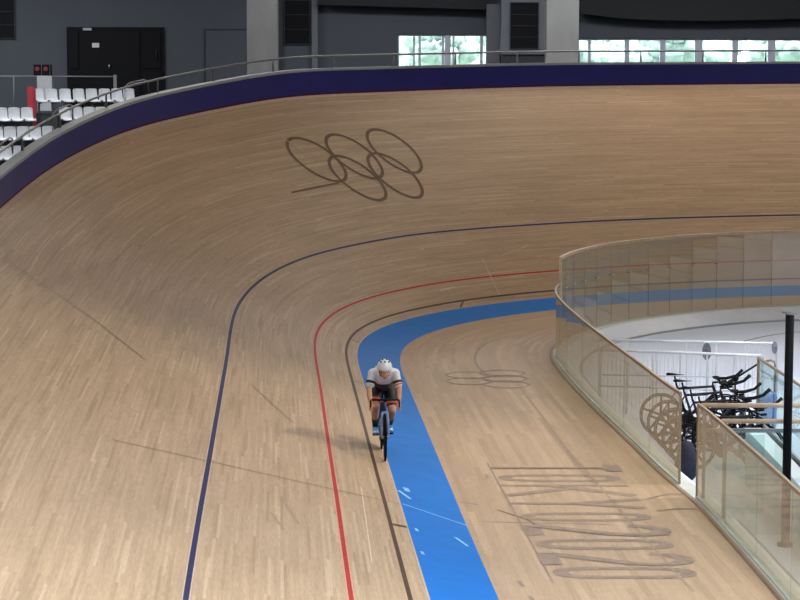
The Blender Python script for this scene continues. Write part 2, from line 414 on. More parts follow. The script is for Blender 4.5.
# ------------------------------------------------------------------ marks on the wood (parts of the surfaces they lie on)
DZ = [0.0]
def nz():
    DZ[0] = (DZ[0]+.00035) % .005; return DZ[0]
def decal_poly(name, pts_fn, n, width, mat, parent, closed=False):
    """a painted stroke: pts_fn(t) -> (Vector surface point, Vector side)"""
    bm = bmesh.new(); L = []
    for i in range(n+(0 if closed else 1)):
        t = i/n; p, side = pts_fn(t); w = width(t) if callable(width) else width
        L.append((bm.verts.new(p-side*w/2), bm.verts.new(p+side*w/2)))
    m = len(L)
    for i in range(m if closed else m-1):
        a, b = L[i], L[(i+1) % m]; bm.faces.new([a[0], a[1], b[1], b[0]])
    bmesh.ops.recalc_face_normals(bm, faces=bm.faces)
    if sum(f.normal.z for f in bm.faces) < 0: bmesh.ops.reverse_faces(bm, faces=bm.faces)
    return obj(name, bm, mat, parent)
def su_stroke(name, su, width, mat, parent, n=40, closed=False, lift=.006):
    """su(t) -> (s,u) on the banking or apron"""
    lift += nz()
    def fn(t):
        s0, u0 = su(t); e = 1e-3; s1, u1 = su((t+e) if (closed or t < .5) else t-e); p = surf(s0, u0, lift); d = surf(s1, u1, lift)-p
        if not closed and t >= .5: d = -d
        x, y, nx, ny, b = at(s0); tn = b if u0 >= 0 else BSL
        nrm = Vector((-nx*math.sin(tn), -ny*math.sin(tn), math.cos(tn)))
        return p, d.cross(nrm).normalized()
    return decal_poly(name, fn, n, width, mat, parent, closed)
def lin(a, b): return lambda t: (a[0]+(b[0]-a[0])*t, a[1]+(b[1]-a[1])*t)
for cs, cu in ((29.342, 5.28), (30.304, 5.227), (31.40, 5.31), (29.906, 4.50), (30.913, 4.46)):
    su_stroke('emblem_ring', lambda t, cs=cs, cu=cu: (cs+.47*math.cos(2*PI*t)-.06*math.sin(2*PI*t), cu+.81*math.sin(2*PI*t)), .09, M_mark, track, 56, True)
su_stroke('dark_scuff', lin((27.9, 4.40), (29.3, 4.42)), .05, M_mark, track)
su_stroke('board_joint', lin((5.95, .02), (5.95, 3.72)), .018, M_mark, track)
su_stroke('board_joint', lin((17.9, 6.56), (12.0, 3.68)), .02, M_mark2, track)
su_stroke('tick_mark', lin((22.3, .02), (22.3, .19)), .07, M_mark, track, 4)
su_stroke('tick_mark', lin((29.3, .02), (29.6, .19)), .045, M_mark, track, 4)
su_stroke('tick_mark', lin((16.6, .02), (16.6, .19)), .05, M_mark, track, 4)
su_stroke('tick_mark', lin((4.55, .02), (4.55, .19)), .07, M_mark, track, 4)
su_stroke('pale_scuff', lin((31.0, .25), (31.4, 1.45)), .018, M_light, track, 12)
su_stroke('pale_scuff', lin((31.4, 1.3), (33.0, 1.75)), .018, M_light, track, 12)
su_stroke('pale_scuff', lin((29.2, .62), (29.8, .66)), .035, M_light, track, 6)
su_stroke('pale_scuff', lin((2.3, .55), (6.5, .50)), .016, M_light, track, 6)
su_stroke('dark_scuff', lin((12.5, 2.0), (10.2, 1.35)), .02, M_joint, track, 10)
su_stroke('dark_scuff', lin((3.6, 1.35), (4.8, 1.55)), .03, M_joint, track, 10)
su_stroke('dark_scuff', lin((3.2, 1.52), (3.9, 1.68)), .03, M_joint, track, 10)
su_stroke('pale_scuff', lin((29.0, 6.35), (29.2, 5.6)), .03, M_light, track, 6)
su_stroke('start_line', lin((6.0, -.02), (5.4, -.80)), .03, M_bluescuff, apron, 10)
su_stroke('paint_scuff', lin((6.9, -.02), (6.45, -.15)), .05, M_bluescuff, apron, 4)
su_stroke('paint_scuff', lin((7.2, -.13), (6.95, -.145)), .075, M_bluescuff, apron, 3)
su_stroke('paint_scuff', lin((4.5, -.57), (4.1, -.69)), .04, M_bluescuff, apron, 4)
su_stroke('paint_scuff', lin((4.55, -.09), (4.4, -.10)), .04, M_bluescuff, apron, 3)
su_stroke('paint_scuff', lin((3.25, -.07), (3.1, -.08)), .04, M_bluescuff, apron, 3)

# ghost lettering TOKYO 2020 on the flat floor; a = up the letter, b = along the reading direction
def tpos(a, row):      # row 0..1 from the T to the last 0
    y = 31.75-(31.75-24.72)*row
    xl = 1.30+(1.74-1.30)*row; xr = 3.0+(3.36-3.0)*row
    return Vector((xl+(xr-xl)*a, y, ZF+.004))
GL = {  # strokes in a unit cell: lists of (a, b)
 'T': [[(1, 0), (1, 1)], [(0, .5), (1, .5)]],
 'K': [[(0, 0), (1, 0)], [(.42, .02), (1, 1)], [(.55, .25), (0, 1)]],
 'Y': [[(1, 0), (.5, .5), (1, 1)], [(.5, .5), (0, .5)]],
 'O': 'o', '0': 'o',
 '2': [[(.78, .04), (.9, .12), (.97, .32), (1, .55), (.95, .82), (.85, .96), (.74, .98), (.6, .9), (.06, .06)], [(.03, 0), (.03, 1)]]}
cells = list(zip('TOKYO', (.0, .105, .225, .36, .485))) + list(zip('2020', (.60, .715, .83, .93)))
cw = {'T': .07, 'O': .08, 'K': .10, 'Y': .085, '2': .085, '0': .085}
for ch, r0 in cells:
    strokes = GL[ch]; bm = bmesh.new(); cwid = cw[ch]
    if strokes == 'o':
        # rounded slab O: thick where it curves over at either end
        pts = []
        for k in range(48):
            t = 2*PI*k/48; ca, sa = math.cos(t), math.sin(t)
            pts.append((.5+.5*math.copysign(abs(ca)**.55, ca), .5+.5*math.copysign(abs(sa)**.8, sa)))
        inn = [(.5+(a-.5)*.78, .5+(b-.5)*.50) for a, b in pts]
        vo = [bm.verts.new(tpos(a, r0+b*cwid)) for a, b in pts]; vi = [bm.verts.new(tpos(a, r0+b*cwid)) for a, b in inn]
        for k in range(48): bm.faces.new([vo[k], vo[(k+1) % 48], vi[(k+1) % 48], vi[k]])
    else:
        for st in strokes:
            P = [tpos(a, r0+b*cwid) for a, b in st]
            for i, (p, p2) in enumerate(zip(P[:-1], P[1:])):
                d = (p2-p); d.z = 0; along_y = abs(d.normalized().y); s_ = Vector((-d.y, d.x, 0)).normalized()*(.06+.06*along_y)
                e = d.normalized()*.015; z_ = Vector((0, 0, nz()))
                bm.faces.new([bm.verts.new(v) for v in (p-e-s_+z_, p2+e-s_+z_, p2+e+s_+z_, p-e+s_+z_)])
    bmesh.ops.recalc_face_normals(bm, faces=bm.faces)
    for f in bm.faces:
        if f.normal.z < 0: f.normal_flip()
    obj('ghost_letter', bm, M_mark2, floor)
# faint interlocked rings ghosted on the flat floor further up
def flat_stroke(name, pts, w, mat, parent, closed=False, z=ZF+.003):
    z += nz()
    P = [Vector((p[0], p[1], z)) for p in pts]; n = len(P)
    bm = bmesh.new(); L = []
    for i, p in enumerate(P):
        a = P[(i-1) % n] if (closed or i > 0) else p; b = P[(i+1) % n] if (closed or i < n-1) else p
        d = (b-a).normalized(); s_ = Vector((-d.y, d.x, 0))*w/2
        L.append((bm.verts.new(p-s_), bm.verts.new(p+s_)))
    for i in range(n if closed else n-1):
        a, b = L[i], L[(i+1) % n]; bm.faces.new([a[0], b[0], b[1], a[1]])
    for f in bm.faces:
        if f.normal.z < 0: f.normal_flip()
    bmesh.ops.recalc_face_normals(bm, faces=bm.faces)
    if sum(f.normal.z for f in bm.faces) < 0: bmesh.ops.reverse_faces(bm, faces=bm.faces)
    return obj(name, bm, mat, parent)
for cx, cy in ((1.08, 40.25), (1.08, 41.05), (1.72, 39.85), (1.72, 40.6), (1.72, 41.3)):
    flat_stroke('faint_ring', [(cx+.18+.40*math.cos(2*PI*k/32), cy+.44*math.sin(2*PI*k/32)) for k in range(32)], .05, M_mark2, floor, True)
flat_stroke('curved_scuff', [(1.25, 28.5), (1.42, 28.2), (1.6, 27.9), (1.68, 27.6), (1.68, 27.2), (1.63, 26.9)], .045, M_mark3, floor)
flat_stroke('dark_scuff', [(.78, 29.0), (.95, 28.9), (1.02, 28.8)], .06, M_mark2, floor)
flat_stroke('dark_scuff', [(1.20, 31.0), (1.22, 30.7), (1.15, 30.6)], .03, M_mark2, floor)
flat_stroke('dark_scuff', [(1.32, 24.5), (1.36, 24.2)], .05, M_mark2, floor)
flat_stroke('dark_scuff', [(1.40, 23.8), (1.44, 23.5)], .05, M_mark2, floor)
flat_stroke('board_joint', [(.95, 27.75), (1.8, 27.65), (2.6, 27.6)], .02, M_mark2, floor)
flat_stroke('board_joint', [(1.26, 31.9), (1.70, 24.4)], .03, M_mark2, floor, z=ZF+.002)
flat_stroke('board_joint', [(2.1, 40), (2.5, 33), (2.95, 27), (3.2, 24)], .035, M_joint, floor, z=ZF+.002)
flat_stroke('dark_scuff', [(3.3, 29.3), (3.6, 29.6), (3.85, 29.55)], .05, M_mark2, floor)
flat_stroke('dark_scuff', [(3.3, 28.45), (3.6, 28.6), (3.95, 28.55)], .05, M_mark2, floor)
flat_stroke('dark_scuff', [(2.5, 27.0), (3.3, 26.95)], .03, M_mark2, floor)
arc = [(1.45+1.7*(1-math.cos(t)), 43.0+4.6*math.sin(t)) for t in np.linspace(-.5, 1.0, 16)]
flat_stroke('tyre_trace', arc, .05, M_mark2, floor)

# ------------------------------------------------------------------ outer wall, coping, rail round the top of the banking
def topcol(off, dz):
    def fn(s):
        p = surf(s, tp(s)); x, y, nx, ny, b = at(s)
        z = dz(s) if callable(dz) else dz
        return (p+Vector((nx*off, ny*off, z)), off+z)
    return fn
wh = lambda s: WHT+q('wh', s)
bm = strip_mesh([topcol(0, -.01), topcol(0, .04), topcol(0, wh), topcol(.12, wh), topcol(.12, lambda s: -.5)], None, [1, 0, 0, 0], 'wall')
wallp = struct('wall_perimeter', bm, [M_wallnavy, M_maroon], 'navy blue perimeter wall along the top of the banking', 'wall')
for p in wallp.data.polygons: p.use_smooth = False
bm = strip_mesh([topcol(-.015, lambda s: wh(s)-.03), topcol(-.015, lambda s: wh(s)+.035), topcol(.24, lambda s: wh(s)+.035), topcol(.24, lambda s: wh(s)-.10)], None, [0, 0, 0], 'cop')
cop = struct('trim_wall_coping', bm, [M_coping], 'pale grey coping on the navy wall', 'trim')
for p in cop.data.polygons: p.use_smooth = False
def topP(s, off, dz): return topcol(off, dz)(s)[0]
rail = thing('perimeter_railing', 'grey metal railing on top of the navy wall around the banking', 'railing', (0, 0, 0))
bm = bmesh.new(); tube(bm, [topP(s, .20, wh(s)+.33) for s in np.arange(-13, 77, .5)], .026, 8); obj('handrail', bm, M_railgrey, rail)
sts = list(np.arange(14.4, 46, 1.4))
for s in sts:
    bm = bmesh.new(); a = topP(s, .20, wh(s)+.02); b = topP(s, .20, wh(s)+.33)
    tube(bm, [a+Vector((.0, 0, 0)), a+(b-a)*.5, b], [.03, .022, .018], 8); obj('post', bm, M_railgrey, rail)
# second lower loops at the seats
for s in (20.0, 22.1, 24.2, 26.3):
    bm = bmesh.new(); tube(bm, [topP(s, .36, wh(s)-.05), topP(s, .36, wh(s)+.30), topP(s+.12, .36, wh(s)+.36), topP(s+.5, .36, wh(s)+.36), topP(s+.62, .36, wh(s)+.30), topP(s+.62, .36, wh(s)+.0)], .018, 8)
    obj('hoop', bm, M_railgrey, rail)

# ------------------------------------------------------------------ hall shell
def D_(px, D): return (px-400.6)/F*D*cp if D > 60 else (px-400)/F*D/cp          # lateral metres of a photo column at a distance
def Zp(py, D, px=400): return H-D*math.tan(PITCH+math.atan((py-(px-400)*ROLL-300)/F))
struct('floor_ground', B(-46, 46, -13, 110, -3.2, -3.0), M_darkfloor)
struct('ceiling', B(-46, 46, -13, 93, 14, 14.3), M_ceiling)
struct('wall_left', B(-46.3, -46, -13, 93, -3, 14), M_hall)
struct('wall_right', B(46, 46.3, -13, 93, -3, 14), M_hall)
struct('wall_behind', B(-46, 46, -13.3, -13, -3, 14), M_hall)
YB = 90.0
sill, head = 4.62, Zp(38.2, YB)
wx = {'a': (D_(398, YB), D_(487, YB)), 'b': (D_(578, YB), 16.9)}
headL = Zp(34.5, YB)
bm = bmesh.new()
box(bm, -46, wx['a'][0], YB, YB+.4, -3, 14)
box(bm, wx['a'][0], wx['a'][1], YB, YB+.4, -3, sill); box(bm, wx['a'][0], wx['a'][1], YB, YB+.4, headL, 14)
box(bm, wx['a'][1], wx['b'][0], YB, YB+.4, -3, 14)
box(bm, wx['b'][0], wx['b'][1], YB, YB+.4, -3, sill); box(bm, wx['b'][0], wx['b'][1], YB, YB+.4, head, 14)
box(bm, wx['b'][1], 46, YB, YB+.4, -3, 14)
struct('wall_back', bm, M_backwall, 'dark slate grey back wall', 'wall')
# windows
def window(n, x0, x1, z0, z1, mull):
    bm = bmesh.new(); f = .09
    box(bm, x0, x1, YB+.1, YB+.25, z1-.06, z1); box(bm, x0, x1, YB+.1, YB+.25, z0, z0+f)
    box(bm, x0, x0+.05, YB+.1, YB+.25, z0, z1); box(bm, x1-.05, x1, YB+.1, YB+.25, z0, z1)
    for m0, m1 in mull: box(bm, m0, m1, YB+.08, YB+.27, z0, z1)
    o = struct('window_%d' % n, bm, M_winframe)
    bm = bmesh.new(); box(bm, x0+.02, x1-.02, YB+.16, YB+.175, z0+.02, z1-.02)
    obj('pane', bm, M_winglass, o)
    return o
xs = lambda *p: [D_(v, YB) for v in p]
m = lambda a, b: (D_(a, YB), D_(b, YB))
window(1, D_(398, YB), D_(443, YB), sill, headL, [m(413, 415), m(418.5, 421)])
window(2, D_(443, YB), D_(487, YB), sill, headL, [m(445, 450.5), m(452.5, 454.5), m(480, 483)])
window(3, D_(578, YB), D_(626, YB), sill, head, [m(588, 591)])
window(4, D_(626, YB), D_(663, YB), sill, head, [m(626, 629.5), m(660, 663)])
window(5, D_(663, YB), D_(699, YB), sill, head, [m(663, 665.5), m(695, 699)])
window(6, D_(699, YB), D_(735, YB), sill, head, [m(699, 702.5), m(732.5, 735)])
window(7, D_(735, YB), D_(772, YB), sill, head, [m(735, 738), m(768, 772)])
window(8, D_(772, YB), 16.9, sill, head, [m(772, 775.5), m(808, 815)])
# concourse slab and stands
struct('floor_concourse', B(-46, 46, 84.5, YB, 3.4, 3.7), M_darkfloor)
struct('floor_walkway', B(-8.3, 46, 66, 84.5, 3.4, 3.7), M_darkfloor)
SA = math.radians(28); SO = Vector((-9.2, 84.0, 0)); SX = Vector((math.cos(SA), math.sin(SA), 0)); SB = Vector((math.sin(SA), -math.cos(SA), 0))
def stand_pos(px, k):
    kx = (px-400.6)/F*cp; b = .9*k
    t = (kx*(SO.y+b*SB.y)-SO.x-b*SB.x)/(SX.x-kx*SX.y)
    return SO+SX*t+SB*b
bm = bmesh.new(); MS = Matrix.Translation(SO) @ Matrix(((SX.x, SB.x, 0, 0), (SX.y, SB.y, 0, 0), (0, 0, 1, 0), (0, 0, 0, 1)))
for k, z in enumerate((3.70, 3.05, 2.40, 1.75, 1.1, .45, -.2, -.85)):
    box(bm, -32, .6-.1*k, -.45+.9*k if k else -5.2, .45+.9*k, -3, z-.002, 0, MS)
fixn(bm)
struct('floor_stand_terraces', bm, M_darkfloor, 'dark stepped terraces under the white seats', 'terrace')

# concrete columns, recess bay, valances, louvres
def col(px0, px1, D, ww=1.05):
    x0, x1 = D_(px0, D), D_(px1, D)
    bm = bmesh.new(); box(bm, x0, x1, D, D+ww, 3.7, 14)
    bmesh.ops.bevel(bm, geom=[e for e in bm.edges], offset=.02, segments=1)
    return bm
for k, (a, b) in enumerate(((247, 277), (546.5, 578.5))):
    o = struct('concrete_column', col(a, b, 82), M_concrete, ['left pale concrete column rising behind the navy wall', 'right pale concrete column between the two window bands'][k], 'column')
D1 = 88.0
bay = struct('metal_bay', B(D_(501, D1), D_(547, D1), D1, YB, 5.9-.02, 14), M_backwall2, 'grey metal bay beside the right concrete column', 'wall panel')
struct('bay_base_panel', B(D_(502, D1), D_(547, D1), D1+.1, YB, 3.7, 5.88), M_recess, 'dark panel below the grey metal bay', 'wall panel')
struct('recess_panel', B(D_(487.5, D1), D_(501, D1), D1+1.2, YB, 3.7, Zp(3, D1)), M_backwall2)
def louvre(px0, px1, py0, py1, D, label):
    t = thing('louvre_grille', label, 'vent', (D_((px0+px1)/2, D), D, Zp(py1, D)))
    w = D_(px1, D)-D_(px0, D); h = Zp(py0, D)-Zp(py1, D)
    bm = bmesh.new(); box(bm, -w/2, w/2, -.02, 0, 0, h); obj('backing', bm, M_dark, t)
    bm = bmesh.new(); e = .04
    for a in ((-w/2-e, -w/2, -.08, 0, -e, h+e), (w/2, w/2+e, -.08, 0, -e, h+e), (-w/2, w/2, -.08, 0, -e, 0), (-w/2, w/2, -.08, 0, h, h+e)): box(bm, *a)
    obj('frame', bm, M_recess, t)
    n = 4
    for k in range(1, n):
        bm = bmesh.new(); z = h*k/n; box(bm, -w/2, w/2, -.06, -.02, z-.012, z+.012); obj('slat', bm, M_recess, t)
    return t
louvre(510.5, 537.5, 3, 48, D1-.001, 'dark louvre grille set in the grey bay beside the right column')
louvre(285, 309.5, -14, 44, YB-.001, 'tall dark louvre grille on the wall just right of the left column')
o = louvre(-26, 15, -14, 39, YB-.001, 'wide black louvre panel at the far left of the wall')
# pilaster ledge near left louvre
struct('wall_pilaster', B(D_(312, YB), D_(318, YB), YB-.25, YB, 3.7, 14), M_backwall2)
struct('wall_side_strip', B(D_(277, YB), D_(283, YB), YB-.1, YB, 3.7, 14), M_recess)
# black valances with a curved lower edge
def valance(pts, D, name, label):
    bm = bmesh.new(); A = []; 
    for x, z in pts: A.append([bm.verts.new((x, D, z)), bm.verts.new((x, D, 13.9)), bm.verts.new((x, D+.4, 13.9)), bm.verts.new((x, D+.4, z))])
    for a, b in zip(A[:-1], A[1:]):
        for k in range(4): bm.faces.new([a[k], a[(k+1) % 4], b[(k+1) % 4], b[k]])
    bm.faces.new(A[0][::-1]); bm.faces.new(A[-1])
    return struct(name, fixn(bm), M_valance, label, 'valance')
V = 89.3
valance([(D_(px, V), Zp(py, V)) for px, py in ((580, 13), (600, 15.5), (620, 17.5), (640, 18.8), (670, 19.8), (720, 19.8), (770, 18.5), (800, 17.5), (900, 14), (1100, 8))], V, 'dark_valance', 'black curved ceiling edge above the right windows')
valance([(D_(px, V), Zp(py, V)) for px, py in ((318, 5), (380, 6.5), (440, 8), (488, 9.5))], V, 'dark_valance', 'black ceiling edge between the left louvre and the grey bay')

# door at the back left
def rect(px0, px1, py0, py1, D, y0, y1, zb=None):
    return (D_(px0, D), D_(px1, D), y0, y1, zb if zb is not None else Zp(py1, D, px0), Zp(py0, D, px0))
dr = struct('door_1', B(*rect(67.5, 164.5, 27, 100, YB, YB-.12, YB, 3.7)), M_dark, 'wide black double door in the slate wall', 'door')
M_door = noisy('black_door_leaf', (.0045, .0045, .006), .6, .15, 3, spec=.15)
obj('door_leaf', B(*rect(81, 140, 31, 100, YB, YB-.17, YB-.12, 3.72)), M_door, dr)
obj('side_leaf', B(*rect(143, 161, 31, 68, YB, YB-.17, YB-.12)), M_door, dr)
obj('side_leaf', B(*rect(143, 161, 72, 100, YB, YB-.17, YB-.12, 3.72)), M_door, dr)
obj('side_leaf', B(*rect(70, 79, 31, 68, YB, YB-.17, YB-.12)), M_door, dr)
o = obj('exit_lamp', B(*rect(84, 92.5, 28, 30.5, YB, YB-.25, YB-.171)), M_boxgrey, dr)
o = obj('door_notice', B(*rect(93, 100, 43, 47.5, YB, YB-.18, YB-.171)), M_sign, dr)
bm = bmesh.new(); tube(bm, [(D_(110, YB), YB-.25, Zp(65, YB)), (D_(110, YB), YB-.25, Zp(69, YB))], .03, 8); tube(bm, [(D_(110, YB), YB-.25, Zp(66, YB)), (D_(110, YB), YB-.171, Zp(66, YB))], .02, 8)
obj('door_handle', bm, M_steel, dr)
bm = bmesh.new(); tube(bm, [(D_(157, YB), YB-.24, Zp(50, YB)), (D_(157, YB), YB-.24, Zp(62, YB))], .02, 8); tube(bm, [(D_(157, YB), YB-.24, Zp(56, YB)), (D_(157, YB), YB-.171, Zp(56, YB))], .015, 8)
obj('door_handle', bm, M_recess, dr)
d2 = struct('door_2', B(*rect(205.5, 246.5, 30, 100, YB, YB-.05, YB, 3.7)), M_backwall, 'plain slate flush door left of the concrete column', 'door')
bm = bmesh.new(); box(bm, *rect(205, 247, 29, 30, YB, YB-.08, YB)); box(bm, *rect(204.6, 205.6, 30, 100, YB, YB-.08, YB, 3.7)); obj('door_frame', bm, M_recess, d2)
# lamp grey metal barrier before the door
gt = thing('barrier_rail', 'grey rail with an end post in front of the black door', 'railing', (D_(115, 87), 87, 3.7))
bm = bmesh.new(); tube(bm, [(-8, 0, Zp(77, 87)-3.7), (0, 0, Zp(77.3, 87)-3.7)], .028, 8); obj('handrail', bm, M_railgrey, gt)
bm = bmesh.new(); box(bm, -.06, .06, -.06, .06, 0, Zp(75.5, 87)-3.7); obj('post', bm, M_railgrey, gt)
for xx in (-3.9, -7.8):
    bm = bmesh.new(); tube(bm, [(xx, 0, 0), (xx, 0, Zp(77, 87)-3.7)], .022, 8); obj('post', bm, M_railgrey, gt)
# cabinet with red dots
cb = thing('equipment_cabinet', 'small grey cabinet with two dark panels bearing red discs on top', 'cabinet', (D_(45, 86), 86, 3.7))
bm = bmesh.new(); h = Zp(76.5, 86)-3.7; box(bm, -.28, .28, -.2, .2, 0, h); bmesh.ops.bevel(bm, geom=list(bm.edges), offset=.02, segments=1); obj('body', bm, M_boxgrey, cb)
for dx in (-.30, 0.02):
    bm = bmesh.new(); box(bm, dx-.13, dx+.15, -.06, .02, h, h+.42); pn = obj('panel', bm, M_dark, cb)
    bm = bmesh.new(); disc(bm, (dx+.01, -.075, h+.26), .085, .03, 'y'); obj('red_disc', bm, M_reddisc, pn)
bm = bmesh.new(); box(bm, .20, .26, -.03, .03, h, h+.42); obj('side_bar', bm, M_dark, cb)

# ------------------------------------------------------------------ seats
def seat_shell():
    bm = bmesh.new(); prof = [(.24, .40), (.20, .435), (.05, .425), (-.12, .42), (-.185, .45), (-.21, .55), (-.235, .72), (-.25, .84), (-.245, .87)]
    n = 9; th = .022
    def P(k, w, off):
        y, z = prof[k]; a, b = prof[max(0, k-1)], prof[min(len(prof)-1, k+1)]
        d = Vector((0, b[0]-a[0], b[1]-a[1])).normalized(); nrm = Vector((0, d.z, -d.y))
        hw = .225*(1-.10*abs(k-4)/4) if k < 8 else .18
        x = (w*2-1)*hw; curl = .05*abs(w*2-1)**3
        if k in (0,): curl = -.0
        return Vector((x, y, z))-nrm*(-curl) + nrm*off
    top = [[bm.verts.new(P(k, i/(n-1), 0)) for i in range(n)] for k in range(len(prof))]
    bot = [[bm.verts.new(P(k, i/(n-1), -th)) for i in range(n)] for k in range(len(prof))]
    m_ = len(prof)
    for k in range(m_-1):
        for i in range(n-1):
            bm.faces.new([top[k][i], top[k][i+1], top[k+1][i+1], top[k+1][i]]); bm.faces.new([bot[k][i], bot[k+1][i], bot[k+1][i+1], bot[k][i+1]])
    for k in range(m_-1):
        bm.faces.new([top[k][0], top[k+1][0], bot[k+1][0], bot[k][0]]); bm.faces.new([top[k][-1], bot[k][-1], bot[k+1][-1], top[k+1][-1]])
    for i in range(n-1):
        bm.faces.new([top[0][i], bot[0][i], bot[0][i+1], top[0][i+1]]); bm.faces.new([top[-1][i], top[-1][i+1], bot[-1][i+1], bot[-1][i]])
    return fixn(bm)
rowsS = [  # z floor, y, list of photo columns (centres), row wording
 (3.70, 84.0, [-9, 39.5, 53, 66.5, 80, 93, 106, 118.5, 130.5], 'top row'),
 (3.05, 82.95, [-10, 2.5, 15, 28, 66, 78, 90.5, 102.5], 'second row'),
 (2.40, 82.0, [-15, -2.5, 10.5, 23.5, 36, 49], 'third row'),
 (1.75, 81.1, [-7, 6, 18.5], 'fourth row')]
first = None
ordn = ['first', 'second', 'third', 'fourth', 'fifth', 'sixth', 'seventh', 'eighth', 'ninth']
lefty = {'top row': None}
def seat_labels():
    out = {}
    # top row: one at the far edge, then eight between the red panel and the wall
    for zi, (z, y, cols_, w) in enumerate(rowsS):
        for k, px in enumerate(cols_):
            if w == 'top row':
                l = 'white plastic seat tip at the far left edge, level with the top row' if k == 0 else 'white plastic seat in the top row, %s from the red panel' % ordn[k-1]
            elif w == 'second row':
                l = 'white plastic seat in the second row, %s leftward from the red panel' % ordn[3-k] if k < 4 else 'white plastic seat in the second row, %s rightward after the gap' % ordn[k-4]
            elif w == 'third row':
                l = 'white plastic seat in the third row down, %s from its right end' % ordn[5-k]
            else:
                l = 'white plastic seat in the lowest visible row, %s from its right end' % ordn[2-k]
            out[(zi, k)] = l
    return out
SL = seat_labels()
for zi, (z, y, cols_, w) in enumerate(rowsS):
    for k, px in enumerate(cols_):
        p_ = stand_pos(px, zi); loc = (p_.x, p_.y, z)
        rz = PI+SA
        if first is None:
            first = thing('stadium_seat', SL[(zi, k)], 'seat', loc, rz, 'white seats in the stand')
            obj('shell', seat_shell(), M_seat, first, True)
            bm = bmesh.new(); box(bm, -.03, .03, -.16, .12, .34, .40); box(bm, -.03, .03, -.16, -.08, 0, .36); box(bm, -.09, .09, -.18, -.04, 0, .02); obj('bracket', bm, M_seatleg, first)
        else: dup(first, loc, rz, SL[(zi, k)])
# red end panel
bm = bmesh.new()
for a, b in (((0, 0), (0, 0)),): pass
ep_ = stand_pos(30.5, 0); M4 = Matrix.Translation((ep_.x, ep_.y-.1, 4.2)) @ Matrix.Rotation(math.radians(28), 4, 'Z')
box(bm, -.05, .05, -.30, .20, -.48, .45, 0, M4); box(bm, -.06, .06, -.42, -.30, -1.1, .38, 0, M4)
bmesh.ops.bevel(bm, geom=list(bm.edges), offset=.015, segments=1)
rp_ = tag(obj('end_panel', bm, M_redplast), 'red upright panel at the left end of the top row of white seats', 'panel')
bm = bmesh.new(); box(bm, -.35, .25, -.05, .05, 0, .55, 0, Matrix.Translation(stand_pos(50, 1)+Vector((0, 0, 3.05))))
tag(obj('dark_box', bm, M_recess), 'dark grey box in the gap between the second row seats', 'box')

# ------------------------------------------------------------------ outside
struct('ground_outside', B(-46, 60, YB+.4, 125, 2.6, 2.8), M_greengrass)
def crown(seed, r):
    rnd = random.Random(seed); bm = bmesh.new()
    for k in range(26):
        a, b = rnd.uniform(0, 2*PI), rnd.uniform(-.9, 1.2); rr = r*rnd.uniform(.3, .75)
        c = Vector((math.cos(a)*math.cos(b)*rr, math.sin(a)*math.cos(b)*rr, math.sin(b)*rr*1.1))
        g = bmesh.ops.create_icosphere(bm, subdivisions=3, radius=r*rnd.uniform(.26, .42))
        ph = [rnd.uniform(0, 6) for _ in range(3)]
        for v in g['verts']:
            n = v.co.normalized(); d = 1+.16*math.sin(9*n.x+ph[0])*math.sin(8*n.y+ph[1])+.12*math.sin(17*n.z+ph[2]*n.x)+rnd.uniform(-.07, .07)
            v.co = v.co*d+c
    return bm
tp_ = [(-3.3, 100), (-.6, 104), (1.9, 99.5), (4.2, 104), (6.9, 99.5), (9.4, 104), (11.8, 99.5), (14.2, 104), (16.7, 99.5), (19.2, 104), (22, 99.5)]
tl = ['pale green tree seen through the left windows, left of its middle', 'pale green tree seen at the centre of the left windows', 'pale green tree at the right of the left windows']
protoT = []
for k in range(3):
    t = thing('tree', 'x', 'tree', (0, 0, 2.8), 0, 'trees outside the windows')
    bm = bmesh.new(); tube(bm, [(0, 0, 0), (.05, 0, 1.0), (0, .05, 2.2), (.1, 0, 3.2)], [.2, .16, .13, .08], 10); obj('trunk', bm, M_bark, t)
    bm = crown(k+3, 1.75)
    for v in bm.verts: v.co.z += 3.2
    obj('crown', bm, M_leaf, t, True); protoT.append(t)
for k, (x, y) in enumerate(tp_):
    lab = tl[k] if k < 3 else 'pale green tree outside the right windows, %s from the concrete column' % ordn[k-3] if k-3 < 9 else 'tree'
    if k < 3: protoT[k].location = (x, y, 2.8); protoT[k]['label'] = lab
    else: dup(protoT[k % 3], (x, y, 2.8), k*1.3, lab)

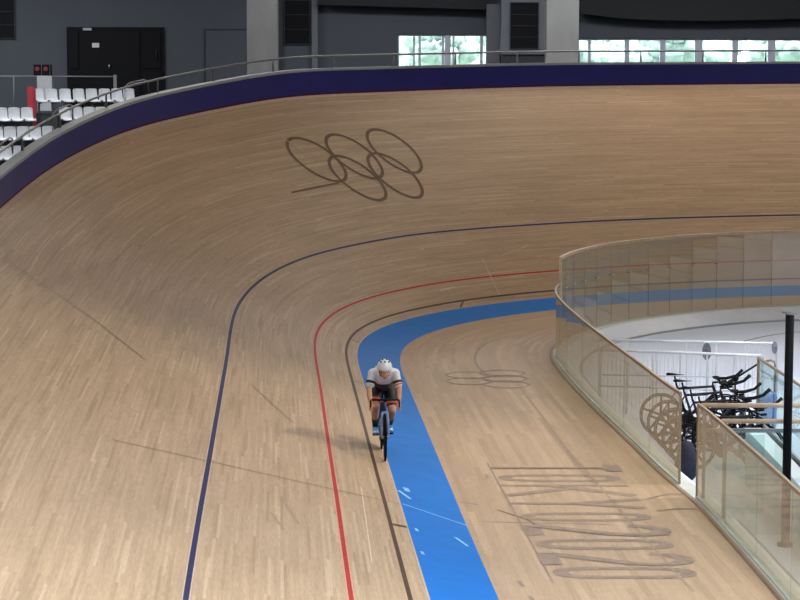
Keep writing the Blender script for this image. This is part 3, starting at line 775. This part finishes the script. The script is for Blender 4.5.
# ------------------------------------------------------------------ glass fences on the floor edge
def arclen_at_y(y, maxi=None):
    best = min(range(len(EP)//2), key=lambda i: abs(EP[i][1]-y)); return ET[best]
def epos(t):
    x = np.interp(t, ET, EP[:, 0]); y = np.interp(t, ET, EP[:, 1]); nx = np.interp(t, ET, EN[:, 0]); ny = np.interp(t, ET, EN[:, 1])
    return float(x), float(y), float(nx), float(ny)
def fence(name, label, t0, t1, height, plen, off=.035, rail_w=.035, clamps=False, endpost=(True, True), minp=0, zbase=ZF):
    x, y, nx, ny = epos(t0); t_ = thing(name, label, 'fence', (x+nx*off, y+ny*off, zbase))
    O = Vector(t_.location)
    if clamps: rail_w = .06
    n = max(1, round((t1-t0)/plen)); L = (t1-t0)/n
    def pt(t, o, z): x, y, nx, ny = epos(t); return Vector((x+nx*o, y+ny*o, z))-O
    z0, z1 = zbase-.02, zbase+height
    for i in range(n):
        a, b = t0+L*i+.006, t0+L*(i+1)-.006
        k = 1; bm = bmesh.new(); rows = []
        for j in range(k+1):
            t = a+(b-a)*j/k
            rows.append([bm.verts.new(pt(t, o_, z)) for o_, z in ((off-.007, z0), (off+.007, z0), (off+.007, z1), (off-.007, z1))])
        for r0, r1 in zip(rows[:-1], rows[1:]):
            for c_ in range(4): bm.faces.new([r0[c_], r0[(c_+1) % 4], r1[(c_+1) % 4], r1[c_]])
        bm.faces.new(rows[0][::-1]); bm.faces.new(rows[-1]); fixn(bm)
        obj('glass_panel', bm, M_glass, t_)
        if clamps and i > 0:
            bm = bmesh.new(); t = t0+L*i
            for dt in (-.05, .05):
                c = pt(t+dt, off-.02, zbase+1.10); ball(bm, c, .022, n=8)
            for o_ in (-.018, .018):
                c0, c1 = pt(t-.05, off+o_, zbase+1.10), pt(t+.05, off+o_, zbase+1.10); tube(bm, [c0, c1], .010, 6)
            obj('clamp', bm, M_steel, t_)
            bm = bmesh.new(); c0 = pt(t, off, zbase); c1 = pt(t, off, zbase+height); tube(bm, [c0, c1], .0045, 6); obj('joint_seal', bm, M_edge, t_)
    ts = np.arange(t0, t1, L).tolist()+[t1] if clamps else np.arange(t0, t1, .2).tolist()+[t1]
    bm = bmesh.new(); rows = []
    for t in ts: rows.append([bm.verts.new(pt(t, off+o_*rail_w, z)) for o_, z in ((-.5, z1-.02), (.5, z1-.02), (.5, z1+(.045 if clamps else .025)), (-.5, z1+(.045 if clamps else .025)))])
    for r0, r1 in zip(rows[:-1], rows[1:]):
        for c_ in range(4): bm.faces.new([r0[c_], r0[(c_+1) % 4], r1[(c_+1) % 4], r1[c_]])
    bm.faces.new(rows[0][::-1]); bm.faces.new(rows[-1]); obj('handrail', fixn(bm), M_rail2 if clamps else M_tan, t_)
    bm = bmesh.new(); rows = []
    for t in ts: rows.append([bm.verts.new(pt(t, off+o_, z)) for o_, z in ((-.015, zbase+.002), (.015, zbase+.002), (.015, zbase+.03), (-.015, zbase+.03))])
    for r0, r1 in zip(rows[:-1], rows[1:]):
        for c_ in range(4): bm.faces.new([r0[c_], r0[(c_+1) % 4], r1[(c_+1) % 4], r1[c_]])
    bm.faces.new(rows[0][::-1]); bm.faces.new(rows[-1]); obj('base_channel', fixn(bm), M_kerb, t_)
    for fl, t in zip(endpost, (t0, t1)):
        if fl:
            bm = bmesh.new(); x, y, nx, ny = epos(t); R = Matrix.Translation(pt(t, off, z0)) @ Matrix.Rotation(math.atan2(ny, nx), 4, 'Z')
            hw_ = .026 if clamps else .014; box(bm, -hw_, hw_, -hw_, hw_, 0, z1-z0+.02, 0, R); obj('end_post', bm, M_rail2 if clamps else M_tan, t_)
    return t_
tg0, tg1, tk = arclen_at_y(29.3), arclen_at_y(30.25), arclen_at_y(45.6)
fence('glass_fence', 'waist-high glass fence with tan rail at the lower right, nearest the viewer', arclen_at_y(12), tg0, 1.25, 1.9, endpost=(True, True))
fence('glass_fence', 'waist-high glass fence with tan rail between the gap and the bend', tg1, tk-.05, 1.25, 2.1, endpost=(True, False))
fence('glass_fence', 'taller clear glass fence curving round the far bend of the infield', tk, arclen_at_y(45.6)+24, 1.76, .80, clamps=True, endpost=(True, True))

# ------------------------------------------------------------------ infield furniture
def white_railing(label, x0, x1, y0, y1, zt=.64, drop=True):
    t = thing('white_railing', label, 'railing', (x0, y0, ZI)); L = Vector((x1-x0, y1-y0, 0)); n = 6
    Z = zt-ZI; bm = bmesh.new(); tube(bm, [(0, 0, Z), L*1.0+Vector((0, 0, Z)), L+Vector((.03, 0, Z-.04)), L+Vector((.03, 0, 0))], .024, 8); obj('handrail', bm, M_white, t)
    bm = bmesh.new(); tube(bm, [(0, 0, Z-.62), L+Vector((0, 0, Z-.62))], .016, 8); obj('mid_rail', bm, M_white, t)
    for k in range(n):
        bm = bmesh.new(); p = L*(k/n); tube(bm, [p, p+Vector((0, 0, Z))], .014, 8); obj('post', bm, M_white, t)
    bm = bmesh.new()
    for k in range(1, 40):
        p = L*(k/40); tube(bm, [p+Vector((0, 0, .06)), p+Vector((0, 0, Z))], .003, 5)
    obj('baluster_screen', bm, M_white, t)
    return t
white_railing('white metal railing behind, the upper of two on the pale infield', 3.55, 6.62, 39.8, 39.4)
white_railing('white metal railing in front, the lower of two on the pale infield', 3.45, 6.10, 38.4, 37.7)
# small grey oval plates on the railings
for (px, py, D, w, h, lab) in ((707, 351, 38.15, .075, .15, 'small upright grey oval plate on the lower white railing'), (775, 347, 39.4, .05, .11, 'small grey oval plate at the right end of the upper white railing')):
    bm = bmesh.new(); disc(bm, (0, 0, 0), 1, .03, 'y', 28)
    for v in bm.verts: v.co.x *= w; v.co.z *= h
    torus(bm, (0, -.02, 0), w*.6, .012, 'y', 20, 6)
    o = tag(obj('oval_plate', bm, M_oval), lab, 'plate'); o.location = (D_(px, D), D-.06, Zp(py, D, px))
# pole
pl = thing('black_pole', 'slim tall black pole standing inside the glass fence at the right', 'pole', (D_(790.2, 27.7), 27.7, ZI))
bm = bmesh.new(); zt = Zp(313, 27.7)-ZI
tube(bm, [(0, 0, 0), (0, 0, zt)], .054, 20); obj('shaft', bm, M_pole, pl)
bm = bmesh.new(); disc(bm, (0, 0, .02), .10, .04, 'z'); obj('base_plate', bm, M_pole, pl)
bm = bmesh.new(); tube(bm, [(-.10, 0, zt+.02), (.08, 0, zt+.0)], .012, 8); disc(bm, (0, 0, zt), .06, .02, 'z'); obj('top_cap', bm, M_railgrey, pl)

# two stair railings running right from the gap
def stair_railing(label, y, x0, grey):
    t = thing('stair_railing', label, 'railing', (x0, y, ZI)); Z = 1.07-ZI; L = 6.2-x0
    bm = bmesh.new(); tube(bm, [(0, 0, Z), (L, 0, Z)], .030, 12); obj('handrail', bm, M_rail2, t)
    for xx in (.02, L-.04):
        bm = bmesh.new(); box(bm, xx, xx+.04, -.02, .02, 0, Z-.02); obj('post', bm, M_railgrey, t)
    if grey:
        bm = bmesh.new(); box(bm, 0, L, -.02, .02, Z-.36, Z-.31); obj('grey_rail', bm, M_railgrey, t)
    bm = bmesh.new(); box(bm, .06, .84, -.006, .006, .08, Z-.40 if grey else Z-.12); obj('glass_panel', bm, M_bluepane, t)
    return t
stair_railing('light wood handrail with grey lower rail, the upper of two beside the gap', 29.32, 3.97, True)
stair_railing('light wood handrail, the lower of two crossing behind the glass', 28.0, 4.05, False)
# pale parapet of the stairwell, running away
pr = thing('stairwell_parapet', 'pale green-white glass parapet running away behind the wood handrails', 'parapet', (4.96, 25.5, ZI))
bm = bmesh.new(); box(bm, 0, .05, 0, 6.4, 0, .79); obj('glass_side', bm, noisy('pale_parapet', (.50, .60, .60), .3, .05, 2), pr)
bm = bmesh.new(); box(bm, -.01, .22, 0, 6.4, .79, .81); obj('coping', bm, noisy('pale_parapet_top', (.62, .70, .72), .3, .04, 2), pr)
bm = bmesh.new(); box(bm, .25, .28, 0, 6.4, .0, .86); obj('edge_strip', bm, M_railgrey, pr)
# inner glass fence at the right
t = thing('inner_glass_screen', 'clear glass screen with tan frame standing on the infield beside the pole', 'glass screen', (5.86, 36.5, ZI))
a, b = Vector((0, 0, 0)), Vector((.27, -6.8, 0)); Z = Zp(357, 36.5)-ZI
bm = bmesh.new(); tube(bm, [a+Vector((0, 0, 0)), a+Vector((0, 0, Z))], .022, 8); obj('end_post', bm, M_tan, t)
bm = bmesh.new(); tube(bm, [a+Vector((0, 0, Z)), b+Vector((0, 0, Z))], .025, 8); obj('handrail', bm, M_tan, t)
for k in range(3):
    p0, p1 = a+(b-a)*(k/3), a+(b-a)*((k+1)/3-.01); bm = bmesh.new(); s_ = Vector((.006, 0, 0))
    vs = [bm.verts.new(v) for v in (p0-s_+Vector((0, 0, .04)), p0+s_+Vector((0, 0, .04)), p1+s_+Vector((0, 0, .04)), p1-s_+Vector((0, 0, .04)), p0-s_+Vector((0, 0, Z)), p0+s_+Vector((0, 0, Z)), p1+s_+Vector((0, 0, Z)), p1-s_+Vector((0, 0, Z)))]
    for f in [(0,3,2,1),(4,5,6,7),(0,1,5,4),(1,2,6,5),(2,3,7,6),(3,0,4,7)]: bm.faces.new([vs[i] for i in f])
    obj('glass_panel', bm, M_bluepane, t)
# blue rounded container
D = 36.9; x = D_(770, D)
bn = thing('blue_container', 'rounded blue plastic container behind the glass screen', 'container', (x, D, ZI))
bm = bmesh.new(); zt = Zp(391.5, D)-ZI
tube(bm, [(0, 0, 0), (0, 0, .04), (0, 0, zt-.16), (0, 0, zt-.10), (0, 0, zt-.09), (0, 0, zt-.02), (0, 0, zt)], [.13, .145, .15, .15, .157, .14, .11], 24); obj('body', bm, M_blueplast, bn)
bm = bmesh.new(); tube(bm, [(-.07, 0, zt-.005), (-.05, 0, zt+.02), (.05, 0, zt+.02), (.07, 0, zt-.005)], .010, 8); obj('handle', bm, M_dark, bn)
# second thin dark marker and tan hook
bm = bmesh.new(); D = 37.2; tube(bm, [(D_(767, D), D, Zp(360.5, D)), (D_(772, D), D, Zp(359.5, D)), (D_(775.5, D), D, Zp(361, D)), (D_(776.5, D), D, Zp(364, D)), (D_(776.5, D), D, ZI)], .02, 8)
tag(obj('bent_tan_tube', bm, M_tan), 'short bent tan tube standing just behind the glass screen', 'tube')

# ------------------------------------------------------------------ bicycles (x forward, z up, origin on the ground under the rear hub)
def bicycle(label, loc, rz, style, group=None, cat='bicycle'):
    t = thing('bicycle', label, cat, loc, rz, group)
    r, wb = .335, .99; fr = M_bikenavy if style == 'rider' else M_bikesilver
    RH, FH, BB = Vector((0, 0, r)), Vector((wb, 0, r)), Vector((.41, 0, .29))
    ST = Vector((.245, 0, .78)); SD = Vector((.205, 0, .955)); HT, HB = Vector((.80, 0, .80)), Vector((.845, 0, .68))
    bm = bmesh.new()
    tube(bm, [BB, ST], .019, 8); tube(bm, [ST+Vector((.01, 0, -.04)), HT+Vector((0, 0, -.02))], .019, 8); tube(bm, [BB, HB], .026, 8); tube(bm, [HT, HB], .024, 8)
    for s_ in (-.045, .045):
        tube(bm, [BB+Vector((0, s_*.6, 0)), RH+Vector((0, s_*1.2, 0))], .010, 6); tube(bm, [ST+Vector((0, s_*.3, -.06)), RH+Vector((0, s_*1.2, 0))], .009, 6)
    disc(bm, BB, .035, .08, 'y', 12); obj('frame', bm, fr, t)
    bm = bmesh.new()
    for s_ in (-.045, .045): tube(bm, [HB+Vector((.005, s_*.7, -.02)), HB+Vector((.03, s_, -.12)), FH+Vector((0, s_*1.1, 0))], [.024, .022, .014], 8)
    tube(bm, [HB+Vector((.005, -.04, -.02)), HB+Vector((.005, .04, -.02))], .018, 8); tube(bm, [HB, HB+Vector((0, 0, -.03))], .02, 8)
    obj('fork', bm, M_rim if style == 'rider' else M_bikeblack, t)
    for nm, hub in (('front_wheel', FH), ('rear_wheel', RH)):
        bm = bmesh.new(); torus(bm, hub, r-.011, .011, 'y', 48, 8); w = obj(nm, bm, M_tyre, t)
        bm = bmesh.new()
        if style == 'rider' and nm == 'rear_wheel':
            tube(bm, [hub-Vector((0, .012, 0)), hub-Vector((0, .009, 0)), hub+Vector((0, .009, 0)), hub+Vector((0, .012, 0))], [.06, r-.02, r-.02, .06], 40)
        else:
            # deep rim with blade spokes
            for k in range(5):
                a = 2*PI*k/5+.3; tube(bm, [hub, hub+Vector((math.cos(a)*(r-.03), 0, math.sin(a)*(r-.03)))], [.022, .014], 8)
            torus(bm, hub, r-.038, .012, 'y', 40, 8)
        obj('rim', bm, (M_bikeblack if style == 'rider' else M_bikeblack), w)
        bm = bmesh.new(); disc(bm, hub, .022, .10, 'y', 12); obj('hub', bm, M_steel, w)
    bm = bmesh.new(); tube(bm, [ST+Vector((0.0, 0, -.02)), SD+Vector((0, 0, -.02))], .014, 8); obj('seatpost', bm, M_bikeblack, t)
    bm = bmesh.new(); tube(bm, [SD+Vector((-.13, 0, .0)), SD+Vector((-.10, 0, .008)), SD+Vector((-.02, 0, .004)), SD+Vector((.06, 0, 0)), SD+Vector((.14, 0, 0))], [.05, .07, .05, .024, .014], 12, flat=.32); obj('saddle', bm, M_bikeblack, t)
    bm = bmesh.new(); stem = HT+Vector((.0, 0, .03)); fb = stem+Vector((.10, 0, .02))
    tube(bm, [HT-Vector((0, 0, .02)), stem+Vector((0, 0, .01)), fb], .017, 8)
    hb = obj('stem', bm, M_bikeblack, t)
    bm = bmesh.new()
    if style == 'rider':
        tube(bm, [fb+Vector((0, -.195, 0)), fb+Vector((0, .195, 0))], .0135, 10)
        for s_ in (-1, 1):
            tube(bm, [fb+Vector((0, s_*.19, 0)), fb+Vector((.05, s_*.2, -.005)), fb+Vector((.085, s_*.2, -.04)), fb+Vector((.075, s_*.2, -.10)), fb+Vector((.03, s_*.2, -.135)), fb+Vector((-.04, s_*.2, -.14))], .0125, 8)
    else:
        tube(bm, [fb+Vector((.05, -.21, -.02)), fb+Vector((0, -.18, 0)), fb+Vector((0, .18, 0)), fb+Vector((.05, .21, -.02))], .016, 10, flat=.7)
        for s_ in (-1, 1): tube(bm, [fb+Vector((.05, s_*.21, -.02)), fb+Vector((.13, s_*.21, -.01))], .018, 8)
    obj('handlebar', bm, M_bikeblack, t)
    if style != 'rider':
        bm = bmesh.new()
        for s_ in (-.06, .06):
            tube(bm, [fb+Vector((-.05, s_, .05)), fb+Vector((.12, s_, .06)), fb+Vector((.26, s_*.7, .10)), fb+Vector((.36, s_*.7, .19))], [.014, .014, .013, .018], 8)
            tube(bm, [fb+Vector((0, s_, 0)), fb+Vector((0, s_, .06))], .012, 8)
            ball(bm, fb+Vector((-.05, s_*1.2, .07)), (.06, .04, .015), n=10)
        obj('aero_bar', bm, M_bikeblack, t)
    cr_ = bmesh.new(); disc(cr_, BB+Vector((0, -.045, 0)), .095, .006, 'y', 28); A = 0.12
    for s_, sg in ((-1, 1), (1, -1)):
        tip = BB+Vector((sg*math.cos(A)*.17, s_*.075, sg*math.sin(A)*.17)); tube(cr_, [BB+Vector((0, s_*.055, 0)), tip], .012, 8)
    c_ = obj('crankset', cr_, M_bikeblack, t)
    for s_, sg in ((-1, 1), (1, -1)):
        tip = BB+Vector((sg*math.cos(A)*.17, s_*.075, sg*math.sin(A)*.17)); bm = bmesh.new(); box(bm, tip.x-.04, tip.x+.04, min(tip.y, tip.y+s_*.08), max(tip.y, tip.y+s_*.08), tip.z-.01, tip.z+.01); obj('pedal', bm, M_bikeblack, c_)
    return t
p0 = None
bl_ = ['dark time-trial bicycle with aero bars, farthest back of the five parked', 'dark parked bicycle second from the back of the five', 'dark parked bicycle in the middle of the five behind the fence gap', 'dark parked bicycle second from the front of the five', 'dark parked bicycle nearest the fence gap, front of the five']
for k in range(5):
    D = 36.0-.76*k; loc = (4.22+.03*k, D, ZI); rz = math.radians((-4, 3, -3, 2, -5)[k])
    if k == 0: p0 = bicycle(bl_[0], loc, rz, 'tt', 'parked bicycles behind the glass fence'); p0.scale = (1.03, 1.03, 1.06)
    else: dup(p0, loc, rz, bl_[k])
# bike stands: thin rod leaning up to the right
bm = bmesh.new(); a = Vector((D_(722, 36.7), 36.7, Zp(387, 36.7))); b = Vector((D_(758.5, 36.9), 36.9, Zp(363.5, 36.9)))
tube(bm, [a, a*.62+b*.38], .034, 8); tube(bm, [a*.62+b*.38, b], .018, 8); ball(bm, a*.6+b*.4, .06, n=10)
ft = Vector((D_(737, 36.8), 36.8, ZI)); tube(bm, [ft, ft.lerp(a.lerp(b, .4), 1.0)], .014, 8)
tag(obj('slanted_rod', bm, M_bikeblack), 'long dark rod rising to the right above the parked bicycles', 'rod')
# white block & dark bag in the gap
bm = bmesh.new(); box(bm, D_(683, 30.9), D_(700, 30.9), 30.9, 31.5, ZI, ZI+.12); bmesh.ops.bevel(bm, geom=list(bm.edges), offset=.03, segments=2)
tag(obj('white_block', bm, M_white), 'small white block on the floor inside the fence gap', 'block')
bm = bmesh.new(); ball(bm, (0, 0, .30), (.17, .2, .31), n=16)
for v in bm.verts:
    v.co.x *= 1+.15*math.sin(v.co.z*11); v.co.z = max(0, v.co.z)
tag(obj('dark_bag', bm, noisy('dark_fabric', (.012, .014, .035), .8, .3, 14), None, True), 'dark upright bag standing in the fence gap', 'bag').location = (4.13, 32.0, ZI)

# ------------------------------------------------------------------ rider
RS = 9.02; RU = .045
gp = surf(RS, RU); tang = Vector((float(np.interp(RS, Sg, tx)), float(np.interp(RS, Sg, ty)), 0)); head = -tang
rz = math.atan2(head.y, head.x)
# the front wheel touches at gp; root of the bicycle is under its rear hub
base = gp-head*.99; base.z = surf(RS+.99, RU).z
base.z = (base.z+gp.z)/2
bicycle('dark track bicycle ridden towards the viewer on the pale strip by the blue band', base, rz, 'rider')
person = thing('person', 'cyclist in white helmet and white jersey crouched over the handlebars', 'person', base, rz)
def blobs(spec):
    bm = bmesh.new()
    for s_ in spec:
        if s_[0] == 't': tube(bm, s_[1], s_[2], 16, flat=(s_[3] if len(s_) > 3 else 1)); [ball(bm, p, r, n=12) for p, r in zip(s_[1], s_[2]) if len(s_) <= 3]
        else: ball(bm, s_[1], s_[2], s_[3] if len(s_) > 3 else None, 18)
    return bm
def remesh(name, bm, mat, vox, parent, smooth_it=4):
    o = obj(name, bm, mat, None); m = o.modifiers.new('r', 'REMESH'); m.mode = 'VOXEL'; m.voxel_size = vox
    s_ = o.modifiers.new('s', 'SMOOTH'); s_.factor = .5; s_.iterations = smooth_it
    dg = bpy.context.evaluated_depsgraph_get(); me = bpy.data.meshes.new_from_object(o.evaluated_get(dg))
    o.modifiers.clear(); o.data = me
    for p in me.polygons: p.use_smooth = True
    o.parent = parent
    return o
V3 = Vector
hipC = V3((.23, 0, 1.00)); chest = V3((.58, 0, 1.18)); neck = V3((.70, 0, 1.21)); hd = V3((.815, 0, 1.245))
sh = lambda s_: V3((.64, s_*.155, 1.185)); el = lambda s_: V3((.72, s_*.212, .985)); wr = lambda s_: V3((.875, s_*.195, .80))
hip = lambda s_: V3((.25, s_*.095, .96))
pedals = {-1: V3((.41+.168, -.115, .325)), 1: V3((.41-.168, .115, .30))}
knee = {-1: V3((.66, -.125, .70)), 1: V3((.52, .125, .63))}
ank = {s_: pedals[s_]+V3((-.10, 0, .10)) for s_ in (-1, 1)}
spec = [('t', [hipC, V3((.36, 0, 1.09)), V3((.48, 0, 1.14)), chest, neck], [.13, .125, .125, .13, .06]),
        ('t', [sh(-1), V3((.60, 0, 1.19)), sh(1)], [.06, .085, .06]),
        ('t', [neck, hd], [.058, .058]),
        ('b', hd+V3((.01, 0, .03)), (.095, .075, .115)), ('b', hd+V3((.055, 0, -.035)), (.05, .05, .06)),
        ('b', hd+V3((.115, 0, .0)), (.018, .012, .02)), ('b', hd+V3((.095, 0, -.055)), (.012, .025, .007))]
for s_ in (-1, 1):
    spec += [('t', [sh(s_), el(s_)], [.052, .040]), ('t', [el(s_), (el(s_)+wr(s_))/2+V3((0, s_*.004, 0)), wr(s_)], [.040, .038, .026]),
             ('t', [hip(s_), (hip(s_)+knee[s_])/2+V3((0, 0, .02)), knee[s_]], [.098, .084, .056]),
             ('t', [knee[s_], knee[s_]*.62+ank[s_]*.38+V3((-.02, 0, 0)), ank[s_]], [.054, .052, .033]),
             ('b', hd+V3((.0, s_*.078, .0)), (.018, .008, .028)),
             ('b', hd+V3((.085, s_*.03, .02)), (.012, .014, .009)),
             ('b', wr(s_)+V3((.035, 0, -.025)), (.045, .03, .035))]
    grip = V3((.90+.03, s_*.2, .745))       # on the drops
    for k in range(4):
        y_ = grip.y; b_ = wr(s_)+V3((.055+.004*k, 0, -.015-.021*k)); L_ = (.9, 1.0, .95, .8)[k]
        side = -s_
        pts = [b_+V3((0, s_*.012, 0)), b_+V3((.028*L_, s_*.022, -.004)), b_+V3((.046*L_, s_*.004, -.010)), b_+V3((.036*L_, -s_*.018, -.012))]
        spec.append(('t', pts, [.0095, .0095, .009, .0075]))
    spec.append(('t', [wr(s_)+V3((.02, -s_*.022, -.01)), wr(s_)+V3((.05, -s_*.034, -.015)), wr(s_)+V3((.075, -s_*.024, -.03))], [.011, .010, .008]))
remesh('body', blobs(spec), M_skin, .007, person, 3)
# jersey: trunk, upper arms to above the elbow
spec = [('t', [V3((.30, 0, 1.06)), V3((.36, 0, 1.095)), V3((.48, 0, 1.14)), chest+V3((-.01, 0, -.015)), V3((.655, 0, 1.19))], [.135, .138, .142, .160, .10]),
        ('t', [sh(-1), V3((.60, 0, 1.195)), sh(1)], [.074, .105, .074])]
for s_ in (-1, 1): spec += [('t', [sh(s_), sh(s_)*.25+el(s_)*.75], [.068, .058])]
remesh('jersey', blobs(spec), M_jersey, .009, person, 3)
# bib shorts
spec = [('t', [V3((.22, 0, 1.0)), V3((.33, 0, 1.02)), V3((.47, 0, 1.035)), V3((.56, 0, 1.035))], [.142, .128, .118, .095])]
for s_ in (-1, 1): spec += [('t', [hip(s_), (hip(s_)+knee[s_])/2+V3((0, 0, .02)), hip(s_)*.25+knee[s_]*.75+V3((0, 0, .01))], [.108, .095, .080])]
remesh('bib_shorts', blobs(spec), M_lycra, .009, person, 3)
for s_ in (-1, 1):
    # arm bands, leg cuffs, socks, shoes, glove
    d_ = (el(s_)-sh(s_)); a = sh(s_)+d_*.50; bm = bmesh.new(); tube(bm, [a, a+d_*.16], [.067, .065], 18); obj('arm_band', bm, M_lycra, person)
    a = sh(s_)+d_*.72; bm = bmesh.new(); tube(bm, [a, a+d_*.09], [.066, .062], 18); obj('sleeve_cuff', bm, M_redlycra if s_ > 0 else M_jersey, person)
    d_ = knee[s_]-hip(s_); a = hip(s_)+d_*.70+V3((0, 0, .012)); bm = bmesh.new(); tube(bm, [a, a+d_*.12], [.083, .076], 18); obj('leg_cuff', bm, M_redlycra, person)
    d_ = knee[s_]-ank[s_]; bm = bmesh.new(); tube(bm, [ank[s_]-d_*.02, ank[s_]+d_*.22, ank[s_]+d_*.40], [.040, .044, .052], 16); obj('sock', bm, M_lycra, person)
    p = pedals[s_]; spec = [('t', [p+V3((-.13, 0, .035)), p+V3((-.04, 0, .035)), p+V3((.05, 0, .03)), p+V3((.11, 0, .025))], [.038, .04, .043, .028]), ('t', [p+V3((-.12, 0, .04)), ank[s_]], [.04, .038])]
    so = remesh('shoe', blobs(spec), M_shoe, .008, person, 2)
    bm = bmesh.new(); ball(bm, p+V3((.085, 0, .035)), (.055, .036, .024), n=14); obj('toe_cap', bm, M_shoewhite, so)
# helmet with vents, glasses, collar
hm = blobs([('b', hd+V3((.0, 0, .06)), (.150, .104, .110))])
geo = [f for f in hm.faces if f.calc_center_median().z < hd.z+.045-.30*(f.calc_center_median().x-hd.x)]; bmesh.ops.delete(hm, geom=geo, context='FACES')
hl = obj('helmet', hm, M_helmet, person, True); sd = hl.modifiers.new('thick', 'SOLIDIFY'); sd.thickness = .018
for dy, dx in ((-.055, .07), (.055, .07), (0, .095), (-.03, .02), (.03, .02), (-.065, -.02), (.065, -.02)):
    zz = math.sqrt(max(0, 1-(dx/.150)**2-(dy/.104)**2))*.110
    bm = bmesh.new(); ball(bm, hd+V3((dx, dy, .06+zz)), (.042, .012, .012), n=10); obj('vent', bm, M_dark, hl)
bm = bmesh.new(); tube(bm, [hd+V3((.065, -.07, .025)), hd+V3((.105, -.045, .022)), hd+V3((.118, 0, .022)), hd+V3((.105, .045, .022)), hd+V3((.065, .07, .025))], [.010, .018, .015, .018, .010], 10, flat=.9); obj('glasses', bm, M_visor, person)
bm = bmesh.new()
for s_ in (-1, 1): tube(bm, [hd+V3((.03, s_*.078, .03)), hd+V3((.03, s_*.066, -.05)), hd+V3((.045, 0, -.10))], .006, 6)
obj('chin_strap', bm, M_lycra, person)
bm = bmesh.new(); c = V3((.70, 0, 1.20)); vs = [bm.verts.new(v) for v in (c+V3((.035, -.055, .03)), c+V3((.035, .055, .03)), c+V3((.035, 0, -.085)), c+V3((-.02, -.055, .03)), c+V3((-.02, .055, .03)), c+V3((-.02, 0, -.085)))]
for f in ((0, 1, 2), (3, 5, 4), (0, 3, 4, 1), (1, 4, 5, 2), (2, 5, 3, 0)): bm.faces.new([vs[i] for i in f])
obj('collar', fixn(bm), noisy('dusky_red_collar', (.30, .10, .10), .7, .1, 20), person)
# wristwatch on the right wrist (left in the view)
bm = bmesh.new(); d_ = wr(-1)-el(-1); tube(bm, [el(-1)+d_*.84, el(-1)+d_*.93], .031, 14); obj('wristband', bm, noisy('orange_band', (.75, .30, .05), .5, .05, 10), person)

# ------------------------------------------------------------------ light
w = bpy.data.worlds.new('world'); bpy.context.scene.world = w; w.use_nodes = True
nt = w.node_tree; bg = nt.nodes['Background']
sk = nt.nodes.new('ShaderNodeTexSky'); sk.sky_type = 'NISHITA'; sk.sun_elevation = math.radians(40); sk.sun_rotation = math.radians(200); sk.sun_disc = False; sk.air_density = 1; sk.dust_density = 4
mxs = nt.nodes.new('ShaderNodeMix'); mxs.data_type = 'RGBA'; mxs.inputs[0].default_value = .75; mxs.inputs[7].default_value = (4.2, 4.6, 4.8, 1)
nt.links.new(sk.outputs[0], mxs.inputs[6]); nt.links.new(mxs.outputs[2], bg.inputs[0]); bg.inputs[1].default_value = 2.6
def area(x, y, z, sx, sy, power, col=(1, .96, .9), tilt=(0, 0, 0), name='unseen_roof_lamp'):
    l = bpy.data.lights.new(name, 'AREA'); l.shape = 'RECTANGLE'; l.size = sx; l.size_y = sy; l.energy = power; l.color = col
    o = link(bpy.data.objects.new(name, l)); o.location = (x, y, z); o.rotation_euler = tilt; return o
for y, pw, cc in ((5, 1200, (.86, .96, 1.06)), (18, 1340, (.88, .965, 1.05)), (33, 330, (1, .94, .84)), (49, 180, (1, .9, .76)), (62, 620, (1, .93, .84))):
    for x in (-7, 6, 19):
        a_ = area(x, y, 13.2, 3.5, 3.5, pw, cc)
        if y < 30: a_.data.spread = math.radians(120)      # spread narrowed, as by reflectors, to keep the far banking dim
for x, y in ((10, 38), (20, 38), (15, 30)):
    a_ = area(x, y, 12.8, 2.5, 2.5, 650, (.94, .97, 1)); a_.data.spread = math.radians(100)  # unseen lamps added to brighten the infield but not the banking
area(-20, 77, 13.2, 14, 5, 3600, (.92, .95, 1)); area(8, 77, 13.2, 24, 4, 3600, (.92, .95, 1))  # unseen lamps added to brighten the back wall and stands
# one spot of the hall lighting from the right that gives the rider's soft shadow
l = bpy.data.lights.new('spot_lamp', 'SPOT'); l.energy = 5200; l.spot_size = math.radians(46); l.spot_blend = 1.0; l.shadow_soft_size = .22; l.color = (1, .95, .88)
o = link(bpy.data.objects.new('spot_lamp', l)); o.location = (13, 30, 11); d_ = (gp+Vector((0, .5, .6)))-o.location; o.rotation_euler = d_.to_track_quat('-Z', 'Y').to_euler()

sc = bpy.context.scene
sc.view_settings.view_transform = 'Standard'; sc.view_settings.look = 'None'; sc.view_settings.gamma = 1; sc.view_settings.use_curve_mapping = False
sc.view_settings.exposure = 0.0
sc.cycles.use_denoising = True
sc.cycles.transparent_max_bounces = 32
